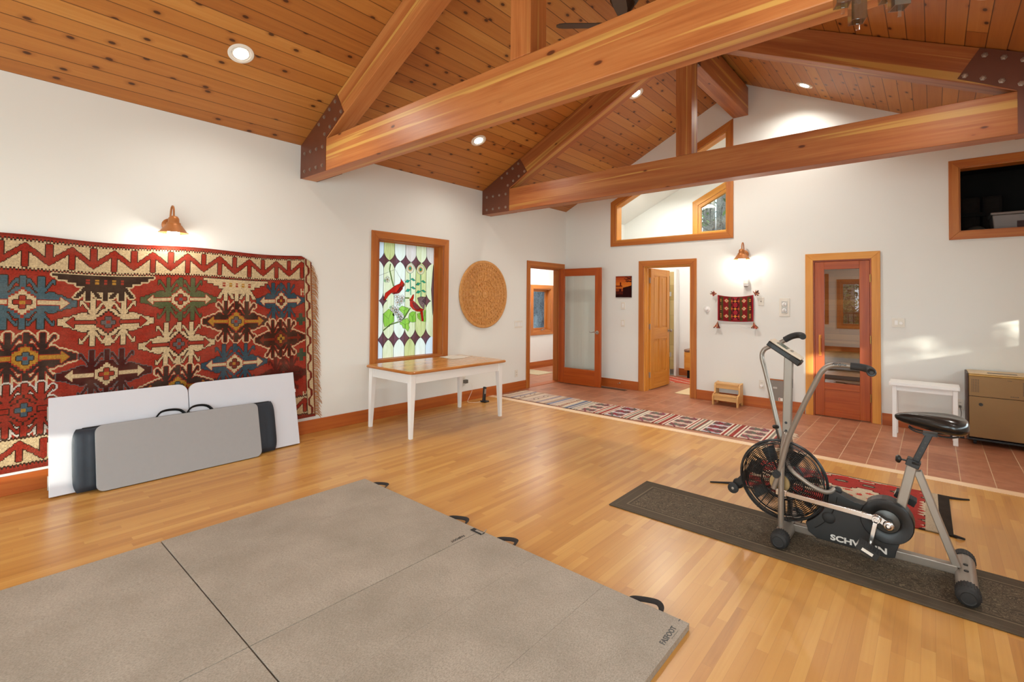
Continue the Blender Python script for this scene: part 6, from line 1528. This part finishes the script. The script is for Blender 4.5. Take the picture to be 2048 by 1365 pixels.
cu_ = bpy.data.objects['cushion']; cu_.data.materials[0] = plain('cushion_pattern', lin('#8a6a58'), .9, var=.7, scale=26)
# sauna bench and stove guard
sb = thing('sauna_bench', (4.4, 8.6, 0), 'two level slatted cedar sauna bench behind the glass door', 'bench')
for z, y0_, y1_ in ((.44, 8.05, 8.45), (.86, 8.50, 8.98)):
    for i in range(4):
        w_ = (y1_ - y0_) / 4; make('bench_slat', B(3.66, 5.14, y0_ + i * w_ + .008, y0_ + (i + 1) * w_ - .008, z, z + .028), M_saunawd, sb, bevel=.003)
    make('bench_apron', B(3.66, 5.14, y0_ + .01, y0_ + .035, z - .10, z - .001), M_saunawd, sb)
    for x0_ in (3.68, 5.06): make('leg', B(x0_, x0_ + .06, y0_ + .04, y0_ + .10, 0, z - .001), M_saunawd, sb)
# loft
bi = thing('storage_bin', (5.87, 8.05, 2.20), 'translucent plastic storage bin in the dark loft opening', 'bin')
M_bin = plain('milky_plastic', lin('#9a8a80'), .4, var=.08)
m = MB(); a = [(5.66, 7.86), (6.12, 7.86), (6.12, 8.25), (5.66, 8.25)]
vt = [m.bm.verts.new((5.89 + (x - 5.89) * k, 8.05 + (y - 8.05) * k, z)) for z, k in ((2.201, .9), (2.50, 1.0)) for x, y in a]
for i in range(4): m.face([vt[i], vt[(i + 1) % 4], vt[4 + (i + 1) % 4], vt[4 + i]])
m.face(vt[:4]); m.face(vt[4:]); m.tag(vt, (1, 0, 0)); make('bin_body', m, M_bin, bi, bevel=.01)
make('bin_lid', B(5.645, 6.135, 7.845, 8.265, 2.501, 2.53), M_bin, bi, bevel=.008); make('bin_label', B(5.86, 6.02, 7.862, 7.866, 2.33, 2.42), plain('bin_contents', lin('#5a3a34'), .7, var=.6, scale=40), bi)
m = MB(); m.ball((5.53, 8.02, 2.305), .105, 24, 14); make('exercise_ball', m, plain('grey_ball', lin('#5a564c'), .6), smooth=True, label='grey ball beside the plastic bin in the loft opening', cat='ball')
make('loft_rail', B(5.19, 5.64, 8.30, 8.34, 2.56, 2.61), M_dark, label='dark timber rail inside the loft behind the ball', cat='rail')
for i, (x_, y_, z_) in enumerate(((5.50, 8.45, 2.2), (5.70, 8.48, 2.2))):
    m = MB(); m.box(x_ - .09, x_ + .09, y_ - .08, y_ + .08, z_ + .002, z_ + .62); make('loft_bundle', m, plain('brown_bundle', lin('#2c2018'), .95, var=.6, scale=14, bump=.6, bscale=30), bevel=.03, label=('left' if i == 0 else 'right') + ' of two dark bundles standing at the back of the loft', cat='bundle')
# ================================================================ outdoors: trunks and foliage behind the windows
def bark(name, dark, light):
    t = NT(name); o = t.obj(); n1 = t.noise(t.scale(o, (9, 9, 2.2)), 1.0, 5, .65, .6); n2 = t.noise(o, 30, 3, .7)
    f = t.math('ADD', t.math('MULTIPLY', n1, .6), t.math('MULTIPLY', n2, .4))
    return t.done(t.bsdf(t.ramp(f, [(.36, lin(dark)), (.62, lin(light))]), .9, 0, t.bump(f, 1.0, .03), .1))
M_bark = bark('grey_bark', '#3a3836', '#b4b0aa'); M_barkb = bark('blue_grey_bark', '#2c4252', '#8fa6b8')
M_leaf = [plain('leaf_green_%s' % k, lin(c), .6, var=.3) for k, c in (('deep', '#2c4a26'), ('mid', '#4a6e34'), ('pale', '#8aa868'))]
def tree(loc, r, h, seed, label, mat=None, nleaf=900, spread=1.6, zlo=1.0, nb=14, tilt=0.0, leaf=.11):
    rr = random.Random(seed); loc = Vector(loc); t = thing('forest_tree', loc, label, 'tree', 'trees outside the windows')
    m = MB(); m.tube([loc + Vector((tilt * z, .04 * math.sin(z * 1.3 + seed), z)) for z in [h * i / 8 for i in range(9)]], [r * (1.15 - .5 * i / 8) for i in range(9)], 20, 3); make('trunk', m, mat or M_bark, t, smooth=True)
    m = MB(); lf = MB(); tips = []
    for i in range(nb):
        z = zlo + (h - zlo) * rr.random(); th = rr.uniform(0, 2 * PI); L = spread * rr.uniform(.5, 1.1); p = loc + Vector((tilt * z, 0, z)); d = Vector((math.cos(th), math.sin(th), rr.uniform(-.35, .25)))
        a, b = p + d * L * .5 + Vector((0, 0, rr.uniform(-.1, .15))), p + d * L + Vector((0, 0, rr.uniform(-.4, .1))); m.tube([p, a, b], [.035, .022, .010], 6, 3); tips.append((p, a, b))
    make('branch', m, mat or M_bark, t, smooth=True, kind='stuff')
    for i in range(nleaf):
        p, a, b = rr.choice(tips); k = rr.random(); c = (p.lerp(a, k) if rr.random() < .4 else a.lerp(b, k)) + Vector((rr.gauss(0, .16), rr.gauss(0, .16), rr.gauss(0, .16)))
        u = Vector((rr.gauss(0, 1), rr.gauss(0, 1), rr.gauss(0, 1))).normalized() * leaf * rr.uniform(.5, 1.1); v = u.orthogonal().normalized() * leaf * .3
        lf.mi = rr.randrange(3); q_ = [lf.bm.verts.new(x) for x in (c - u, c + v, c + u, c - v)]; lf.face(q_)
    make('foliage', lf, M_leaf, t, kind='stuff'); return t
tree((-2.35, 9.35, -.36), .50, 7, 1, 'thick blue grey tree trunk close outside the hall window', M_barkb, 200, 1.2, 3.2, 5)
tree((1.52, 11.7, -.36), .24, 7.5, 2, 'grey trunk with bare branches outside the washroom gable window', M_bark, 260, 1.5, 2.6, 22)
tree((-0.2, 15.6, -.36), .22, 7.5, 3, 'leafy green tree behind the grey trunk outside the gable window', M_bark, 1300, 1.9, 2.2, 26)
for i, (x, y, s) in enumerate(((-4.2, -13.2, 11), (-1.2, -14.4, 12), (2.05, -14.5, 13), (1.3, -19.4, 15))):
    tree((x, y, -.36), .16, 7, s, 'tree far beyond the deck railing, %s' % ('farthest out to the side', 'between two thicker trees', 'leafy and mirrored in the sauna door glass', 'behind all the others')[i], M_bark, 2400, 1.15, 0.3, 30, leaf=.13)
hd = MB(); hd.box(3.36, 8.68, -9.5, -8.9, -.36, 3.6); make('sun_blocker', hd, plain('blocker_green', lin('#34482a'), .9, var=.7, scale=9, bump=1.0, bscale=6), label='added green block outside, unseen, holding low sun back from most front windows', cat='sun_blocker')  # added out of view to block the low sun
# deck railing outside the front window
dr = thing('deck_railing', (3.9, -4.6, -.35), 'dark deck railing mirrored in the sauna door glass', 'railing')
make('top_rail', B(2.2, 5.6, -4.65, -4.57, 1.12, 1.17), M_dark, dr); make('bottom_rail', B(2.2, 5.6, -4.635, -4.585, .12, .16), M_dark, dr)
for i in range(23): make('baluster', B(2.27 + i * .145, 2.30 + i * .145, -4.63, -4.59, .161, 1.119), M_dark, dr)
for x in (2.2, 3.9, 5.6): make('post', B(x - .05, x + .05, -4.66, -4.56, -.35, 1.2), M_dark, dr)
# trees whose low boughs break the sun into streaks
def bough_tree(loc, y0, y1, seed, label, n, nl):
    rr = random.Random(seed); loc = Vector(loc); t = thing('forest_tree', loc, label, 'tree', 'trees outside the windows')
    m = MB(); m.tube([loc, loc + Vector((.05, .03, 3)), loc + Vector((0, 0, 6))], [.14, .11, .06], 16, 4); make('trunk', m, M_bark, t, smooth=True)
    m = MB(); lf = MB()
    for i in range(n):
        z = 1.55 + .95 * rr.random(); p = loc + Vector((0, 0, z + .36 + rr.uniform(-.1, .25))); e = Vector((loc.x + rr.uniform(-.5, .5), rr.uniform(y0, y1), z + rr.uniform(-.1, .1)))
        c = p.lerp(e, .5) + Vector((0, 0, rr.uniform(-.1, .1))); m.tube([p, c, e], [.05, .03, .012], 6, 3)
        for j in range(nl):
            k = rr.random(); c2 = (c.lerp(e, k) if rr.random() < .7 else p.lerp(c, k)) + Vector((rr.gauss(0, .1), rr.gauss(0, .16), rr.gauss(0, .08))); u = Vector((rr.gauss(0, 1), rr.gauss(0, 1), rr.gauss(0, .6))).normalized() * .10; v = u.orthogonal().normalized() * .03
            lf.mi = rr.randrange(3); q_ = [lf.bm.verts.new(x) for x in (c2 - u, c2 + v, c2 + u, c2 - v)]; lf.face(q_)
    make('branch', m, M_bark, t, smooth=True, kind='stuff'); make('foliage', lf, M_leaf, t, kind='stuff')
bough_tree((8.5, -2.6, -.36), -5.2, -.6, 4, 'leafy tree close outside the ribbon window of the right wall', 18, 55)
bough_tree((9.2, -8.3, -.36), -8.0, -4.6, 6, 'sparse tree farther along outside the right wall', 24, 8)

# ================================================================ light
wd = bpy.data.worlds.new('daylight'); SC.world = wd; wd.use_nodes = True
nt = wd.node_tree; nt.nodes.clear(); wo = nt.nodes.new('ShaderNodeOutputWorld'); bgn = nt.nodes.new('ShaderNodeBackground'); bgn.inputs[0].default_value = (.80, .90, 1.0, 1); bgn.inputs[1].default_value = WORLD_S
nt.links.new(bgn.outputs[0], wo.inputs[0])
def area(name, loc, rot, sx, sy, watts, color):
    l = bpy.data.lights.new(name, 'AREA'); l.shape = 'RECTANGLE'; l.size = sx; l.size_y = sy; l.energy = watts; l.color = color
    o = bpy.data.objects.new(name, l); COL.objects.link(o); o.location = loc; o.rotation_euler = rot; return o
DAY = (.80, .92, 1.0)
def win_light(r, wall, watts):
    u, v = (r[0] + r[1]) / 2, (r[2] + r[3]) / 2; su, sv = r[1] - r[0], r[3] - r[2]
    if wall == 'R': area('window_daylight', (W + .20, u, v), (0, math.radians(90), 0), sv, su, watts, DAY)
    else: area('window_daylight', (u, YF - .20, v), (math.radians(90), 0, 0), su, sv, watts, DAY)
win_light(RW[1], 'R', DAYW * 1.2); win_light(RW[0], 'R', DAYW * .9)
win_light(FW[0], 'F', DAYW * .7); win_light(FW[2], 'F', DAYW * 1.6); win_light(FW[3], 'F', DAYW * .8)
# lamps of the side rooms
def room_lamp(loc, size, watts):
    loc = Vector(loc); t = thing('room_light', loc, None, None); return area('room_light', loc, (0, 0, 0), size, size, watts, (1, .94, .86))
for loc, s, w in (((-.75, 7.9, HZ - .03), .5, 30 * ROOMW), ((1.4, 8.5, 3.55), .35, 34 * ROOMW), ((2.6, 8.3, 4.1), .35, 20 * ROOMW), ((4.4, 8.2, 2.05), .3, 10 * ROOMW)):
    area('room_light', loc, (0, 0, 0), s, s, w, (1, .97, .93))
sun = bpy.data.lights.new('sun', 'SUN'); sun.energy = SUN_W; sun.angle = math.radians(0.7); sun.color = (1, .93, .82)
so = bpy.data.objects.new('sun', sun); COL.objects.link(so); so.rotation_euler = Vector((-.30, 1, -.085)).to_track_quat('-Z', 'Y').to_euler()
# ================================================================ camera
cam = bpy.data.cameras.new('camera'); co = bpy.data.objects.new('camera', cam); COL.objects.link(co); SC.camera = co
F, YAW, ROLL, PIT, V0 = 969.5, .7152, .0093, .021, 581.1
cam.sensor_fit = 'HORIZONTAL'; cam.sensor_width = 36; cam.lens = F / 2048 * 36; cam.shift_y = -(682.5 - V0) / 2048; cam.clip_start = .05; cam.clip_end = 200
R = Matrix.Rotation(YAW, 4, 'Z') @ Matrix.Rotation(PI / 2 + PIT, 4, 'X') @ Matrix.Rotation(ROLL, 4, 'Z')
R.translation = Vector((5.136, 0, 1.463)); co.matrix_world = R
SC.view_settings.view_transform = 'Standard'; SC.view_settings.look = 'None'; SC.view_settings.gamma = 1; SC.view_settings.exposure = EXPO; SC.view_settings.use_curve_mapping = False
SC.cycles.max_bounces = 8; SC.cycles.diffuse_bounces = 5; SC.cycles.transparent_max_bounces = 16; SC.cycles.sample_clamp_indirect = 6
